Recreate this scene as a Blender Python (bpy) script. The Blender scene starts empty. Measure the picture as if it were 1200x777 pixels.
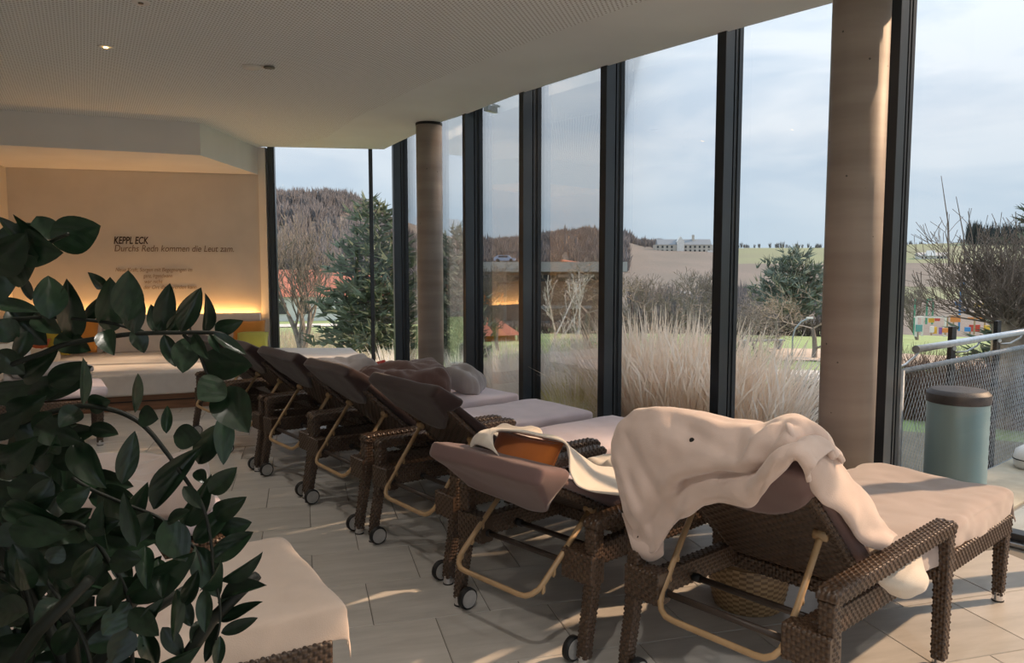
import bpy, bmesh, math, random
import numpy as np
from mathutils import Vector, Matrix, noise as mnoise

random.seed(7)
SC = bpy.context.scene
COL = SC.collection
PI = math.pi

# ------------------------------------------------------------------ camera
F, H = 900.0, 1.55
TH = math.atan((388.5 - 312) / F)
CT, ST = math.cos(TH), math.sin(TH)
cam_d = bpy.data.cameras.new('camera')
cam_d.sensor_width = 36.0
cam_d.lens = 27.0
cam_d.clip_start, cam_d.clip_end = 0.05, 3000
cam = bpy.data.objects.new('camera', cam_d)
COL.objects.link(cam)
cam.location = (0, 0, H)
cam.rotation_euler = (PI / 2 - TH, 0, 0)
SC.camera = cam

# ------------------------------------------------------------------ view, sky, sun
SC.view_settings.view_transform = 'Standard'
SC.view_settings.look = 'None'
SC.view_settings.gamma = 1.0
SC.view_settings.use_curve_mapping = False
SC.view_settings.exposure = 1.95
try:
    SC.cycles.use_denoising = True
    SC.cycles.max_bounces = 10
    SC.cycles.diffuse_bounces = 6
    SC.cycles.transparent_max_bounces = 24
    SC.cycles.sample_clamp_indirect = 6.0
except Exception:
    pass

world = bpy.data.worlds.new('overcast_sky')
SC.world = world
world.use_nodes = True
wn, wl = world.node_tree.nodes, world.node_tree.links
wn.clear()
w_out = wn.new('ShaderNodeOutputWorld')
w_bg = wn.new('ShaderNodeBackground')
w_tc = wn.new('ShaderNodeTexCoord')
w_sep = wn.new('ShaderNodeSeparateXYZ')
wl.new(w_tc.outputs['Generated'], w_sep.inputs[0])
w_map = wn.new('ShaderNodeMapping')
w_map.inputs['Scale'].default_value = (1.0, 1.0, 4.2)
wl.new(w_tc.outputs['Generated'], w_map.inputs[0])
w_n = wn.new('ShaderNodeTexNoise')
w_n.inputs['Scale'].default_value = 3.1
w_n.inputs['Detail'].default_value = 7.0
w_n.inputs['Roughness'].default_value = 0.55
w_n.inputs['Distortion'].default_value = 0.35
wl.new(w_map.outputs[0], w_n.inputs['Vector'])
w_cl = wn.new('ShaderNodeValToRGB')
w_cl.color_ramp.elements[0].position = 0.40
w_cl.color_ramp.elements[0].color = (0.121, 0.142, 0.167, 1)
w_cl.color_ramp.elements[1].position = 0.60
w_cl.color_ramp.elements[1].color = (0.165, 0.177, 0.191, 1)
wl.new(w_n.outputs['Fac'], w_cl.inputs[0])
w_h = wn.new('ShaderNodeValToRGB')          # paler and bluer towards the horizon
w_h.color_ramp.elements[0].position = 0.0
w_h.color_ramp.elements[0].color = (0.9, 0.9, 0.9, 1)
w_h.color_ramp.elements[1].position = 0.16
w_h.color_ramp.elements[1].color = (0, 0, 0, 1)
wl.new(w_sep.outputs['Z'], w_h.inputs[0])
w_mx = wn.new('ShaderNodeMix'); w_mx.data_type = 'RGBA'
w_mx.inputs['B'].default_value = (0.143, 0.176, 0.204, 1)
wl.new(w_h.outputs[0], w_mx.inputs['Factor'])
wl.new(w_cl.outputs[0], w_mx.inputs['A'])
w_gr = wn.new('ShaderNodeMix'); w_gr.data_type = 'RGBA'   # ground side of the sphere
w_lt = wn.new('ShaderNodeMath'); w_lt.operation = 'LESS_THAN'; w_lt.inputs[1].default_value = -0.02
wl.new(w_sep.outputs['Z'], w_lt.inputs[0])
wl.new(w_lt.outputs[0], w_gr.inputs['Factor'])
wl.new(w_mx.outputs['Result'], w_gr.inputs['A'])
w_gr.inputs['B'].default_value = (0.16, 0.15, 0.12, 1)
wl.new(w_gr.outputs['Result'], w_bg.inputs['Color'])
w_cie = wn.new('ShaderNodeMapRange')           # overcast sky: luminance rises evenly from horizon to zenith
w_cie.inputs['To Min'].default_value = 1.0
w_cie.inputs['To Max'].default_value = 3.0
wl.new(w_sep.outputs['Z'], w_cie.inputs['Value'])
wl.new(w_cie.outputs[0], w_bg.inputs['Strength'])
wl.new(w_bg.outputs[0], w_out.inputs['Surface'])

sun_d = bpy.data.lights.new('low_sun', 'SUN')
sun_d.energy = 1.4
sun_d.angle = math.radians(1.2)
sun_d.color = (1.0, 0.66, 0.41)
sun = bpy.data.objects.new('low_sun', sun_d)
COL.objects.link(sun)
SUN_AZ, SUN_EL = math.radians(14), math.radians(34)
sun_dir = Vector((math.cos(SUN_AZ) * math.cos(SUN_EL), math.sin(SUN_AZ) * math.cos(SUN_EL), math.sin(SUN_EL)))
sun.rotation_euler = sun_dir.to_track_quat('Z', 'Y').to_euler()
sun.location = (14, 9, 9)

# ------------------------------------------------------------------ pixel <-> place helpers
def ray(px, py):
    u, v = (px - 600) / F, (388.5 - py) / F
    return Vector((u, CT + v * ST, -ST + v * CT))
def at_z(px, py, z=0.0):
    r = ray(px, py)
    return Vector((0, 0, H)) + r * ((z - H) / r.z)
def at_y(px, py, y):
    r = ray(px, py)
    return Vector((0, 0, H)) + r * (y / r.y)
def project(p):
    x, y, z = p[0], p[1], p[2] - H
    d = y * CT - z * ST
    if d <= 0.01:
        return (-9999, -9999)
    return (600 + F * x / d, 388.5 - F * (y * ST + z * CT) / d)

# ------------------------------------------------------------------ materials
def nodes_of(name):
    m = bpy.data.materials.new(name)
    m.use_nodes = True
    nt = m.node_tree
    nt.nodes.clear()
    out = nt.nodes.new('ShaderNodeOutputMaterial')
    b = nt.nodes.new('ShaderNodeBsdfPrincipled')
    nt.links.new(b.outputs[0], out.inputs['Surface'])
    return m, nt, b, out

def pm(name, col, rough=0.6, var=None, bump=None, metal=0.0, spec=0.5, sheen=0.0, coords='Object',
       stretch=(1, 1, 1), col2=None, rand=0.0, emit=None, trans=0.0):
    """procedural principled material: base colour, soft noise variation, noise bump, per-object variation"""
    m, nt, b, out = nodes_of(name)
    N, L = nt.nodes, nt.links
    b.inputs['Roughness'].default_value = rough
    b.inputs['Metallic'].default_value = metal
    b.inputs['Specular IOR Level'].default_value = spec
    if sheen:
        b.inputs['Sheen Weight'].default_value = sheen
        b.inputs['Sheen Roughness'].default_value = 0.5
    c4 = (*col, 1)
    b.inputs['Base Color'].default_value = c4
    if emit:
        b.inputs['Emission Color'].default_value = (*emit[0], 1)
        b.inputs['Emission Strength'].default_value = emit[1]
    tc = N.new('ShaderNodeTexCoord')
    mp = N.new('ShaderNodeMapping')
    mp.inputs['Scale'].default_value = stretch
    L.new(tc.outputs[coords], mp.inputs[0])
    last = None
    if var:
        n = N.new('ShaderNodeTexNoise')
        n.inputs['Scale'].default_value = var[0]
        n.inputs['Detail'].default_value = 5
        L.new(mp.outputs[0], n.inputs['Vector'])
        r = N.new('ShaderNodeValToRGB')
        k = var[1]
        c2 = col2 if col2 else tuple(max(0, c * (1 - k)) for c in col)
        c1 = col if col2 else tuple(min(1, c * (1 + k)) for c in col)
        r.color_ramp.elements[0].position = 0.33
        r.color_ramp.elements[1].position = 0.67
        r.color_ramp.elements[0].color = (*c2, 1)
        r.color_ramp.elements[1].color = (*c1, 1)
        L.new(n.outputs['Fac'], r.inputs[0])
        last = r.outputs[0]
    if rand:
        oi = N.new('ShaderNodeObjectInfo')
        mr = N.new('ShaderNodeMapRange')
        mr.inputs['To Min'].default_value = 1 - rand
        mr.inputs['To Max'].default_value = 1 + rand
        L.new(oi.outputs['Random'], mr.inputs['Value'])
        mx = N.new('ShaderNodeVectorMath'); mx.operation = 'SCALE'
        if last: L.new(last, mx.inputs[0])
        else: mx.inputs[0].default_value = col
        L.new(mr.outputs[0], mx.inputs['Scale'])
        last = mx.outputs[0]
    if last:
        L.new(last, b.inputs['Base Color'])
    if bump:
        n2 = N.new('ShaderNodeTexNoise')
        n2.inputs['Scale'].default_value = bump[0]
        n2.inputs['Detail'].default_value = 4
        L.new(mp.outputs[0], n2.inputs['Vector'])
        bp = N.new('ShaderNodeBump')
        bp.inputs['Strength'].default_value = bump[1]
        bp.inputs['Distance'].default_value = bump[2] if len(bump) > 2 else 0.01
        L.new(n2.outputs['Fac'], bp.inputs['Height'])
        L.new(bp.outputs[0], b.inputs['Normal'])
    return m

M = {}
M['plaster'] = pm('cream_plaster', (0.70, 0.64, 0.56), 0.85, (3, 0.04), (60, 0.08))
M['white_paint'] = pm('white_paint', (0.80, 0.80, 0.80), 0.8, (2, 0.03), (80, 0.05))
M['jamb'] = pm('white_jamb', (0.75, 0.75, 0.73), 0.7)
M['dark_frame'] = pm('anthracite_metal', (0.012, 0.017, 0.024), 0.32, (4, 0.15), spec=0.6)
M['frame_face'] = pm('anthracite_face', (0.030, 0.042, 0.056), 0.28, (3, 0.12), spec=0.6)
M['gasket'] = pm('black_gasket', (0.006, 0.007, 0.008), 0.6)
M['grout'] = pm('tile_grout', (0.22, 0.21, 0.19), 0.9)
M['steel'] = pm('brushed_steel', (0.45, 0.47, 0.49), 0.32, (30, 0.1), metal=0.9)
M['galv'] = pm('galvanised_tube', (0.27, 0.30, 0.325), 0.5, (25, 0.15), metal=0.6)
M['black_metal'] = pm('black_post_paint', (0.012, 0.013, 0.016), 0.45)
M['white_plastic'] = pm('white_plastic', (0.7, 0.7, 0.68), 0.5)

# concrete with lift bands and small blow-holes
def concrete():
    m, nt, b, out = nodes_of('cast_concrete')
    N, L = nt.nodes, nt.links
    tc = N.new('ShaderNodeTexCoord')
    mp = N.new('ShaderNodeMapping'); mp.inputs['Scale'].default_value = (0.35, 0.35, 3.0)
    L.new(tc.outputs['Object'], mp.inputs[0])
    n = N.new('ShaderNodeTexNoise'); n.inputs['Scale'].default_value = 1.6; n.inputs['Detail'].default_value = 6
    L.new(mp.outputs[0], n.inputs['Vector'])
    r = N.new('ShaderNodeValToRGB')
    r.color_ramp.elements[0].position = 0.3; r.color_ramp.elements[0].color = (0.24, 0.20, 0.175, 1)
    r.color_ramp.elements[1].position = 0.7; r.color_ramp.elements[1].color = (0.42, 0.37, 0.33, 1)
    L.new(n.outputs['Fac'], r.inputs[0])
    v = N.new('ShaderNodeTexVoronoi'); v.inputs['Scale'].default_value = 9
    L.new(tc.outputs['Object'], v.inputs['Vector'])
    lt = N.new('ShaderNodeMath'); lt.operation = 'LESS_THAN'; lt.inputs[1].default_value = 0.055
    L.new(v.outputs['Distance'], lt.inputs[0])
    mx = N.new('ShaderNodeMix'); mx.data_type = 'RGBA'
    mx.inputs['B'].default_value = (0.10, 0.09, 0.08, 1)
    L.new(lt.outputs[0], mx.inputs['Factor']); L.new(r.outputs[0], mx.inputs['A'])
    L.new(mx.outputs['Result'], b.inputs['Base Color'])
    b.inputs['Roughness'].default_value = 0.55
    return m
M['concrete'] = concrete()

# perforated acoustic ceiling: small round holes on a square grid
def acoustic():
    m, nt, b, out = nodes_of('perforated_ceiling')
    N, L = nt.nodes, nt.links
    tc = N.new('ShaderNodeTexCoord')
    mp = N.new('ShaderNodeMapping')
    mp.inputs['Scale'].default_value = (33, 33, 1)
    mp.inputs['Rotation'].default_value = (0, 0, math.radians(16))
    L.new(tc.outputs['Object'], mp.inputs[0])
    fr = N.new('ShaderNodeVectorMath'); fr.operation = 'FRACTION'
    L.new(mp.outputs[0], fr.inputs[0])
    sb = N.new('ShaderNodeVectorMath'); sb.operation = 'SUBTRACT'; sb.inputs[1].default_value = (0.5, 0.5, 0)
    L.new(fr.outputs[0], sb.inputs[0])
    ml = N.new('ShaderNodeVectorMath'); ml.operation = 'MULTIPLY'; ml.inputs[1].default_value = (1, 1, 0)
    L.new(sb.outputs[0], ml.inputs[0])
    ln = N.new('ShaderNodeVectorMath'); ln.operation = 'LENGTH'
    L.new(ml.outputs[0], ln.inputs[0])
    lt = N.new('ShaderNodeMath'); lt.operation = 'LESS_THAN'; lt.inputs[1].default_value = 0.25
    L.new(ln.outputs['Value'], lt.inputs[0])
    mx = N.new('ShaderNodeMix'); mx.data_type = 'RGBA'
    mx.inputs['A'].default_value = (0.83, 0.88, 0.91, 1)
    mx.inputs['B'].default_value = (0.33, 0.335, 0.335, 1)
    L.new(lt.outputs[0], mx.inputs['Factor'])
    L.new(mx.outputs['Result'], b.inputs['Base Color'])
    b.inputs['Roughness'].default_value = 0.85
    return m
M['acoustic'] = acoustic()
M['ceiling_smooth'] = pm('smooth_ceiling', (0.77, 0.82, 0.84), 0.85, (1.5, 0.03))

# large-format stone-look tile, each with its own tone
def tile_mat(name, c1, c2, rough):
    m, nt, b, out = nodes_of(name)
    N, L = nt.nodes, nt.links
    tc = N.new('ShaderNodeTexCoord')
    oi = N.new('ShaderNodeObjectInfo')
    ad = N.new('ShaderNodeVectorMath'); ad.operation = 'ADD'
    sc = N.new('ShaderNodeVectorMath'); sc.operation = 'SCALE'; sc.inputs['Scale'].default_value = 37
    cb = N.new('ShaderNodeCombineXYZ')
    for k in range(3): L.new(oi.outputs['Random'], cb.inputs[k])
    L.new(cb.outputs[0], sc.inputs[0])
    L.new(tc.outputs['Object'], ad.inputs[0]); L.new(sc.outputs[0], ad.inputs[1])
    mp = N.new('ShaderNodeMapping'); mp.inputs['Scale'].default_value = (1.2, 6.0, 1)
    L.new(ad.outputs[0], mp.inputs[0])
    n = N.new('ShaderNodeTexNoise'); n.inputs['Scale'].default_value = 2.2; n.inputs['Detail'].default_value = 8
    n.inputs['Roughness'].default_value = 0.65
    L.new(mp.outputs[0], n.inputs['Vector'])
    r = N.new('ShaderNodeValToRGB')
    r.color_ramp.elements[0].position = 0.3; r.color_ramp.elements[0].color = (*c1, 1)
    r.color_ramp.elements[1].position = 0.7; r.color_ramp.elements[1].color = (*c2, 1)
    L.new(n.outputs['Fac'], r.inputs[0])
    mr = N.new('ShaderNodeMapRange'); mr.inputs['To Min'].default_value = 0.92; mr.inputs['To Max'].default_value = 1.07
    L.new(oi.outputs['Random'], mr.inputs['Value'])
    s2 = N.new('ShaderNodeVectorMath'); s2.operation = 'SCALE'
    L.new(r.outputs[0], s2.inputs[0]); L.new(mr.outputs[0], s2.inputs['Scale'])
    L.new(s2.outputs[0], b.inputs['Base Color'])
    b.inputs['Roughness'].default_value = rough
    b.inputs['Specular IOR Level'].default_value = 0.4
    bp = N.new('ShaderNodeBump'); bp.inputs['Strength'].default_value = 0.12; bp.inputs['Distance'].default_value = 0.004
    L.new(n.outputs['Fac'], bp.inputs['Height']); L.new(bp.outputs[0], b.inputs['Normal'])
    return m
M['tile'] = tile_mat('floor_tile', (0.46, 0.445, 0.415), (0.61, 0.585, 0.55), 0.40)
M['paver'] = tile_mat('terrace_paver', (0.30, 0.33, 0.32), (0.40, 0.43, 0.42), 0.6)

# architectural glass: thin, clear, mirror-like at grazing angles
def glass():
    m = bpy.data.materials.new('window_glass'); m.use_nodes = True
    nt = m.node_tree; N, L = nt.nodes, nt.links; N.clear()
    out = N.new('ShaderNodeOutputMaterial')
    tr = N.new('ShaderNodeBsdfTransparent'); tr.inputs[0].default_value = (0.985, 0.992, 0.992, 1)
    gl = N.new('ShaderNodeBsdfGlossy'); gl.inputs['Roughness'].default_value = 0.0
    fz = N.new('ShaderNodeFresnel'); fz.inputs['IOR'].default_value = 1.42
    ml = N.new('ShaderNodeMath'); ml.operation = 'MULTIPLY'; ml.inputs[1].default_value = 0.55
    L.new(fz.outputs[0], ml.inputs[0])
    mx = N.new('ShaderNodeMixShader')
    L.new(ml.outputs[0], mx.inputs[0]); L.new(tr.outputs[0], mx.inputs[1]); L.new(gl.outputs[0], mx.inputs[2])
    L.new(mx.outputs[0], out.inputs['Surface'])
    return m
M['glass'] = glass()

# ------------------------------------------------------------------ object helpers
def tag(o, label=None, cat=None, group=None, kind=None):
    if label: o['label'] = label
    if cat: o['category'] = cat
    if group: o['group'] = group
    if kind: o['kind'] = kind
    return o
def empty(name, loc=(0, 0, 0), rz=0.0):
    o = bpy.data.objects.new(name, None)
    o.empty_display_size = 0.1
    COL.objects.link(o)
    o.location = loc
    o.rotation_euler = (0, 0, rz)
    return o
KIDS = {}
def link(o, parent=None):
    COL.objects.link(o)
    if parent is not None:
        o.parent = parent
        KIDS.setdefault(parent.name, []).append(o)
    return o
def copy_tree(o, parent=None):
    c = o.copy()
    link(c, parent)
    for ch in list(KIDS.get(o.name, [])):
        copy_tree(ch, c)
    return c

class MB:
    """collects simple solids, links them as one mesh object"""
    def __init__(s):
        s.v, s.f, s.mi = [], [], []
    def add(s, verts, faces, mi=0):
        o = len(s.v)
        s.v += [tuple(p) for p in verts]
        s.f += [tuple(i + o for i in f) for f in faces]
        s.mi += [mi] * len(faces)
    def box(s, a, b, mi=0):
        x0, y0, z0 = a; x1, y1, z1 = b
        s.add([(x0, y0, z0), (x1, y0, z0), (x1, y1, z0), (x0, y1, z0), (x0, y0, z1), (x1, y0, z1), (x1, y1, z1), (x0, y1, z1)],
              [(0, 3, 2, 1), (4, 5, 6, 7), (0, 1, 5, 4), (1, 2, 6, 5), (2, 3, 7, 6), (3, 0, 4, 7)], mi)
    def cbox(s, c, sx, sy, sz, rz=0.0, mi=0):
        ca, sa = math.cos(rz), math.sin(rz)
        vs = []
        for dz in (-sz / 2, sz / 2):
            for dx, dy in ((-1, -1), (1, -1), (1, 1), (-1, 1)):
                x, y = dx * sx / 2, dy * sy / 2
                vs.append((c[0] + x * ca - y * sa, c[1] + x * sa + y * ca, c[2] + dz))
        s.add(vs, [(0, 3, 2, 1), (4, 5, 6, 7), (0, 1, 5, 4), (1, 2, 6, 5), (2, 3, 7, 6), (3, 0, 4, 7)], mi)
    def prism(s, poly, z0, z1, mi=0):
        n = len(poly)
        vs = [(p[0], p[1], z0) for p in poly] + [(p[0], p[1], z1) for p in poly]
        fs = [tuple(range(n - 1, -1, -1)), tuple(range(n, 2 * n))]
        fs += [(i, (i + 1) % n, n + (i + 1) % n, n + i) for i in range(n)]
        s.add(vs, fs, mi)
    def tube(s, path, r, n=8, mi=0, cap=True, closed=False):
        pts = [Vector(p) for p in path]
        k = len(pts)
        rs = r if isinstance(r, (list, tuple)) else [r] * k
        vs = []
        up = None
        for i, p in enumerate(pts):
            if closed:
                t = (pts[(i + 1) % k] - pts[i - 1]).normalized()
            else:
                t = (pts[min(i + 1, k - 1)] - pts[max(i - 1, 0)]).normalized()
            if up is None:
                up = Vector((0, 0, 1)) if abs(t.z) < 0.9 else Vector((1, 0, 0))
            a = t.cross(up)
            if a.length < 1e-5: a = t.orthogonal()
            a.normalize()
            up = a.cross(t).normalized()
            for j in range(n):
                q = 2 * PI * j / n
                vs.append(p + (a * math.cos(q) + up * math.sin(q)) * rs[i])
        fs = []
        for i in range(k if closed else k - 1):
            i2 = (i + 1) % k
            for j in range(n):
                fs.append((i * n + j, i * n + (j + 1) % n, i2 * n + (j + 1) % n, i2 * n + j))
        if cap and not closed:
            fs.append(tuple(range(n - 1, -1, -1)))
            fs.append(tuple((k - 1) * n + j for j in range(n)))
        s.add(vs, fs, mi)
    def lathe(s, prof, c=(0, 0, 0), n=24, mi=0, axis='z'):
        vs = []
        for r, z in prof:
            for j in range(n):
                q = 2 * PI * j / n
                a, b_ = r * math.cos(q), r * math.sin(q)
                if axis == 'z': vs.append((c[0] + a, c[1] + b_, c[2] + z))
                elif axis == 'y': vs.append((c[0] + a, c[1] + z, c[2] + b_))
                else: vs.append((c[0] + z, c[1] + a, c[2] + b_))
        fs = []
        for i in range(len(prof) - 1):
            for j in range(n):
                fs.append((i * n + j, i * n + (j + 1) % n, (i + 1) * n + (j + 1) % n, (i + 1) * n + j))
        fs.append(tuple(range(n - 1, -1, -1)))
        fs.append(tuple((len(prof) - 1) * n + j for j in range(n)))
        s.add(vs, fs, mi)
    def grid(s, rows, mi=0, closed=False):
        nr, nc = len(rows), len(rows[0])
        vs = [p for r in rows for p in r]
        fs = []
        for i in range(nr - 1):
            for j in range(nc if closed else nc - 1):
                j2 = (j + 1) % nc
                fs.append((i * nc + j, i * nc + j2, (i + 1) * nc + j2, (i + 1) * nc + j))
        s.add(vs, fs, mi)
    def mesh(s, name, mats, smooth=False):
        me = bpy.data.meshes.new(name)
        me.from_pydata(s.v, [], s.f)
        for m in (mats if isinstance(mats, (list, tuple)) else [mats]):
            me.materials.append(m)
        if any(s.mi): me.polygons.foreach_set('material_index', s.mi)
        if smooth: me.polygons.foreach_set('use_smooth', [True] * len(s.f))
        me.update()
        return me
    def build(s, name, mats, parent=None, smooth=False, bevel=0.0, subsurf=0, solid=0.0, seg=2):
        o = bpy.data.objects.new(name, s.mesh(name, mats, smooth))
        link(o, parent)
        if solid:
            q = o.modifiers.new('thick', 'SOLIDIFY'); q.thickness = solid; q.offset = 0.0
        if bevel:
            q = o.modifiers.new('edge', 'BEVEL'); q.width = bevel; q.segments = seg; q.limit_method = 'ANGLE'
        if subsurf:
            q = o.modifiers.new('sub', 'SUBSURF'); q.levels = subsurf; q.render_levels = subsurf
        return o

def v2(a): return Vector((a[0], a[1]))
def lerp(a, b, t): return a + (b - a) * t
def sstep(a, b, x):
    t = max(0.0, min(1.0, (x - a) / (b - a)))
    return t * t * (3 - 2 * t)
def nz(x, y, z=0.0): return mnoise.noise(Vector((x, y, z)))

# ================================================================== ROOM SHELL
ZC = 3.2
EDGE = [(-3.454, 10.824), (-1.813, 11.058), (-1.497, 10.385), (-0.796, 8.965), (-0.492, 8.52), (0.0, 7.656),
        (0.29, 7.229), (0.778, 6.532), (0.931, 6.321), (1.496, 5.611), (2.028, 4.975), (2.75, 4.11), (3.5, 3.22),
        (4.25, 2.32), (5.0, 1.42), (5.75, 0.52), (6.5, -0.4)]
TILE_A = math.radians(15.3)
BW_R = Vector((-3.56, 10.93)); BW_DIR = Vector((math.cos(TILE_A), math.sin(TILE_A)))
BW_L = BW_R - BW_DIR * 3.12                       # corner of back wall and left wall
LW_END = BW_L + Vector((math.sin(TILE_A), -math.cos(TILE_A))) * 14.2
ROOM_IN = [tuple(BW_L), tuple(BW_R)]

# ceiling: perforated field with a smooth band along the glass
ceil_poly = [EDGE[0]] + EDGE[1:] + [(6.5, -3.6), (LW_END.x - 0.3, -3.8), (BW_L.x - 0.3, BW_L.y), (BW_L.x, BW_L.y + 0.5), (-3.7, 11.1)]
mb = MB(); mb.prism(ceil_poly, ZC, ZC + 0.28)
ceiling = tag(mb.build('ceiling', M['ceiling_smooth']), kind='structure')
inner = []
pts = [v2(p) for p in EDGE[1:]]
for i, p in enumerate(pts):
    t = (pts[min(i + 1, len(pts) - 1)] - pts[max(i - 1, 0)]).normalized()
    n_in = Vector((t.y, -t.x))
    if n_in.dot(Vector((-1, -0.7))) < 0: n_in = -n_in
    inner.append(tuple(p + n_in * 0.95))
inner[0] = (-2.9, 10.62)
acous = [(-3.42, 10.55)] + inner + [(5.4, -3.5), (LW_END.x + 0.05, -3.5), (BW_L.x + 0.1, BW_L.y)]
mb = MB(); mb.prism(acous, ZC - 0.004, ZC + 0.02)
tag(mb.build('acoustic_panel', M['acoustic'], ceiling))
# roof slab above glass head
def offset_line(poly, d):
    out = []
    P_ = [v2(p) for p in poly]
    for i, p in enumerate(P_):
        t = (P_[min(i + 1, len(P_) - 1)] - P_[max(i - 1, 0)]).normalized()
        n = Vector((-t.y, t.x))
        if n.dot(Vector((0.8, 0.6))) < 0: n = -n
        out.append(p + n * d)
    return out
GL = offset_line(EDGE[1:], 0.13)
GL[0] = Vector((-1.60, 11.28))
roof_out = [(-3.8, 11.2)] + [tuple(p) for p in offset_line(EDGE[1:], 0.45)] + [(7.2, -4.2), (-4.5, -4.3), (BW_L.x - 0.8, BW_L.y)]
roof_out[1] = (-1.3, 11.65)
mb = MB(); mb.prism(roof_out, 3.62, 3.9)
tag(mb.build('roof_slab', M['white_paint'], ceiling))

# floor slab and tiles
mb = MB(); mb.prism([tuple(p) for p in GL] + [(6.4, -3.7), (LW_END.x - 0.2, -3.7), (BW_L.x - 0.2, BW_L.y + 0.1), (-3.75, 11.05)], -0.2, -0.0045)
floor = tag(mb.build('floor', M['grout']), kind='structure')
TS, TT, T0 = 0.52, 0.456, 3.255
ca, sa = math.cos(TILE_A), math.sin(TILE_A)
def st2xy(s, t): return Vector((s * ca - t * sa, s * sa + t * ca))
def inside(p, poly):
    c = False; n = len(poly)
    for i in range(n):
        x1, y1 = poly[i][0], poly[i][1]; x2, y2 = poly[(i + 1) % n][0], poly[(i + 1) % n][1]
        if (y1 > p[1]) != (y2 > p[1]) and p[0] < (x2 - x1) * (p[1] - y1) / (y2 - y1) + x1: c = not c
    return c
floor_poly = [tuple(p) for p in GL] + [(6.4, -3.6), (LW_END.x, -3.6), tuple(BW_L), (-3.6, 10.95)]
def clip_poly(sub, clip):
    """Sutherland-Hodgman against a convex-ish half-plane list"""
    out = sub
    for (a, b) in clip:
        inp, out = out, []
        if not inp: break
        def side(p): return (b[0] - a[0]) * (p[1] - a[1]) - (b[1] - a[1]) * (p[0] - a[0])
        for i in range(len(inp)):
            p, q = inp[i], inp[(i + 1) % len(inp)]
            sp, sq = side(p), side(q)
            if sp >= 0: out.append(p)
            if sp * sq < 0:
                t = sp / (sp - sq)
                out.append((p[0] + (q[0] - p[0]) * t, p[1] + (q[1] - p[1]) * t))
    return out
BENCH_F0 = at_z(130, 440, 0.40); BENCH_F1 = at_z(437, 425.5, 0.40)
g = 0.002
tm = MB()
hs, ht = TS / 2 - g, TT / 2 - g
tm.add([(-hs, -ht, -0.004), (hs, -ht, -0.004), (hs, ht, -0.004), (-hs, ht, -0.004),
        (-hs + .002, -ht + .002, 0), (hs - .002, -ht + .002, 0), (hs - .002, ht - .002, 0), (-hs + .002, ht - .002, 0)],
       [(4, 5, 6, 7), (0, 1, 5, 4), (1, 2, 6, 5), (2, 3, 7, 6), (3, 0, 4, 7)])
tile_me = tm.mesh('tile', M['tile'])
near_tiles, rest = [], []
for j in range(-22, 24):
    for i in range(-26, 30):
        t = T0 + (j + 0.5) * TT
        s = 0.02 + 0.26 + TS * i + (0.25 if j % 2 == 0 else 0.0)
        if j % 2 == 0: pass
        c = st2xy(s, t)
        cs = [st2xy(s + a, t + b) for a in (-hs, hs) for b in (-ht, ht)]
        ins = [inside(p, floor_poly) for p in cs]
        if not any(ins): continue
        qs = [project((p.x, p.y, 0)) for p in cs]
        vis = any(-30 < q[0] < 1230 and 400 < q[1] < 810 for q in qs)
        d = c.length
        if all(ins) and vis and (c.y > 1.5):
            near_tiles.append((d, c))
        else:
            rest.append((s, t, all(ins)))
near_tiles.sort(key=lambda a: a[0])
for d, c in near_tiles[:300]:
    o = bpy.data.objects.new('tile', tile_me)
    link(o, floor)
    o.location = (c.x, c.y, 0); o.rotation_euler = (0, 0, TILE_A)
rm = MB()
more = [(c, True) for d, c in near_tiles[300:]] + [(st2xy(s, t), full) for s, t, full in rest]
hull = [(floor_poly[i], floor_poly[i + 1]) for i in range(0, len(GL) - 1)]
for c, full in more:
    quad = [tuple(c + Vector((a * ca - b * sa, a * sa + b * ca))) for a, b in ((-hs, -ht), (hs, -ht), (hs, ht), (-hs, ht))]
    if not full:
        hp = [(b, a) for a, b in hull] + [((BW_L.x, BW_L.y), (LW_END.x, LW_END.y)), ((BW_R.x, BW_R.y), (BW_L.x, BW_L.y)), ((LW_END.x, -3.6), (6.4, -3.6))]
        quad = clip_poly(quad, hp)
        if len(quad) < 3: continue
    rm.prism(quad, -0.004, 0.0)
tag(rm.build('edge_tiles', M['tile'], floor), kind='stuff')

# walls
def wall(name, a, b, z0, z1, th, mat, side=1):
    a, b = v2(a), v2(b)
    t = (b - a).normalized(); n = Vector((-t.y, t.x)) * th * side
    mb = MB(); mb.prism([tuple(a), tuple(b), tuple(b + n), tuple(a + n)][::1 if side > 0 else -1], z0, z1)
    return tag(mb.build(name, mat), kind='structure')
wall('wall_back', BW_L - BW_DIR * 0.2, BW_R, 0, ZC, 0.2, M['plaster'])
wall('wall_left', LW_END, BW_L, 0, ZC, 0.2, M['plaster'], 1)
wall('wall_rear', (LW_END.x - 0.2, -3.55), (-1.6, -3.55), 0, ZC, 0.2, M['white_paint'], -1)
def added_glazing(name, a, b, n):                 # unseen glazing added behind the photographer to let in more daylight
    a, b = v2(a), v2(b); t = (b - a).normalized(); ang = math.atan2(t.y, t.x); L_ = (b - a).length
    w = tag(empty(name), kind='structure')
    mb = MB(); c = (a + b) / 2; mb.cbox((c.x, c.y, 1.83), L_, .018, 3.56, ang); mb.build('pane', M['glass'], w)
    for k in range(n + 1):
        c = a + t * (L_ * k / n); mb = MB(); mb.cbox((c.x, c.y, 1.81), .075, .2, 3.62, ang); mb.build('mullion', M['dark_frame'], w)
    mb = MB(); c = (a + b) / 2; mb.cbox((c.x, c.y, .03), L_, .1, .07, ang); mb.build('bottom_rail', M['dark_frame'], w)
added_glazing('window_14', (-1.6, -3.6), (6.6, -3.6), 7)
added_glazing('window_15', (6.6, -3.6), (6.6, -.45), 3)
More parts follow.
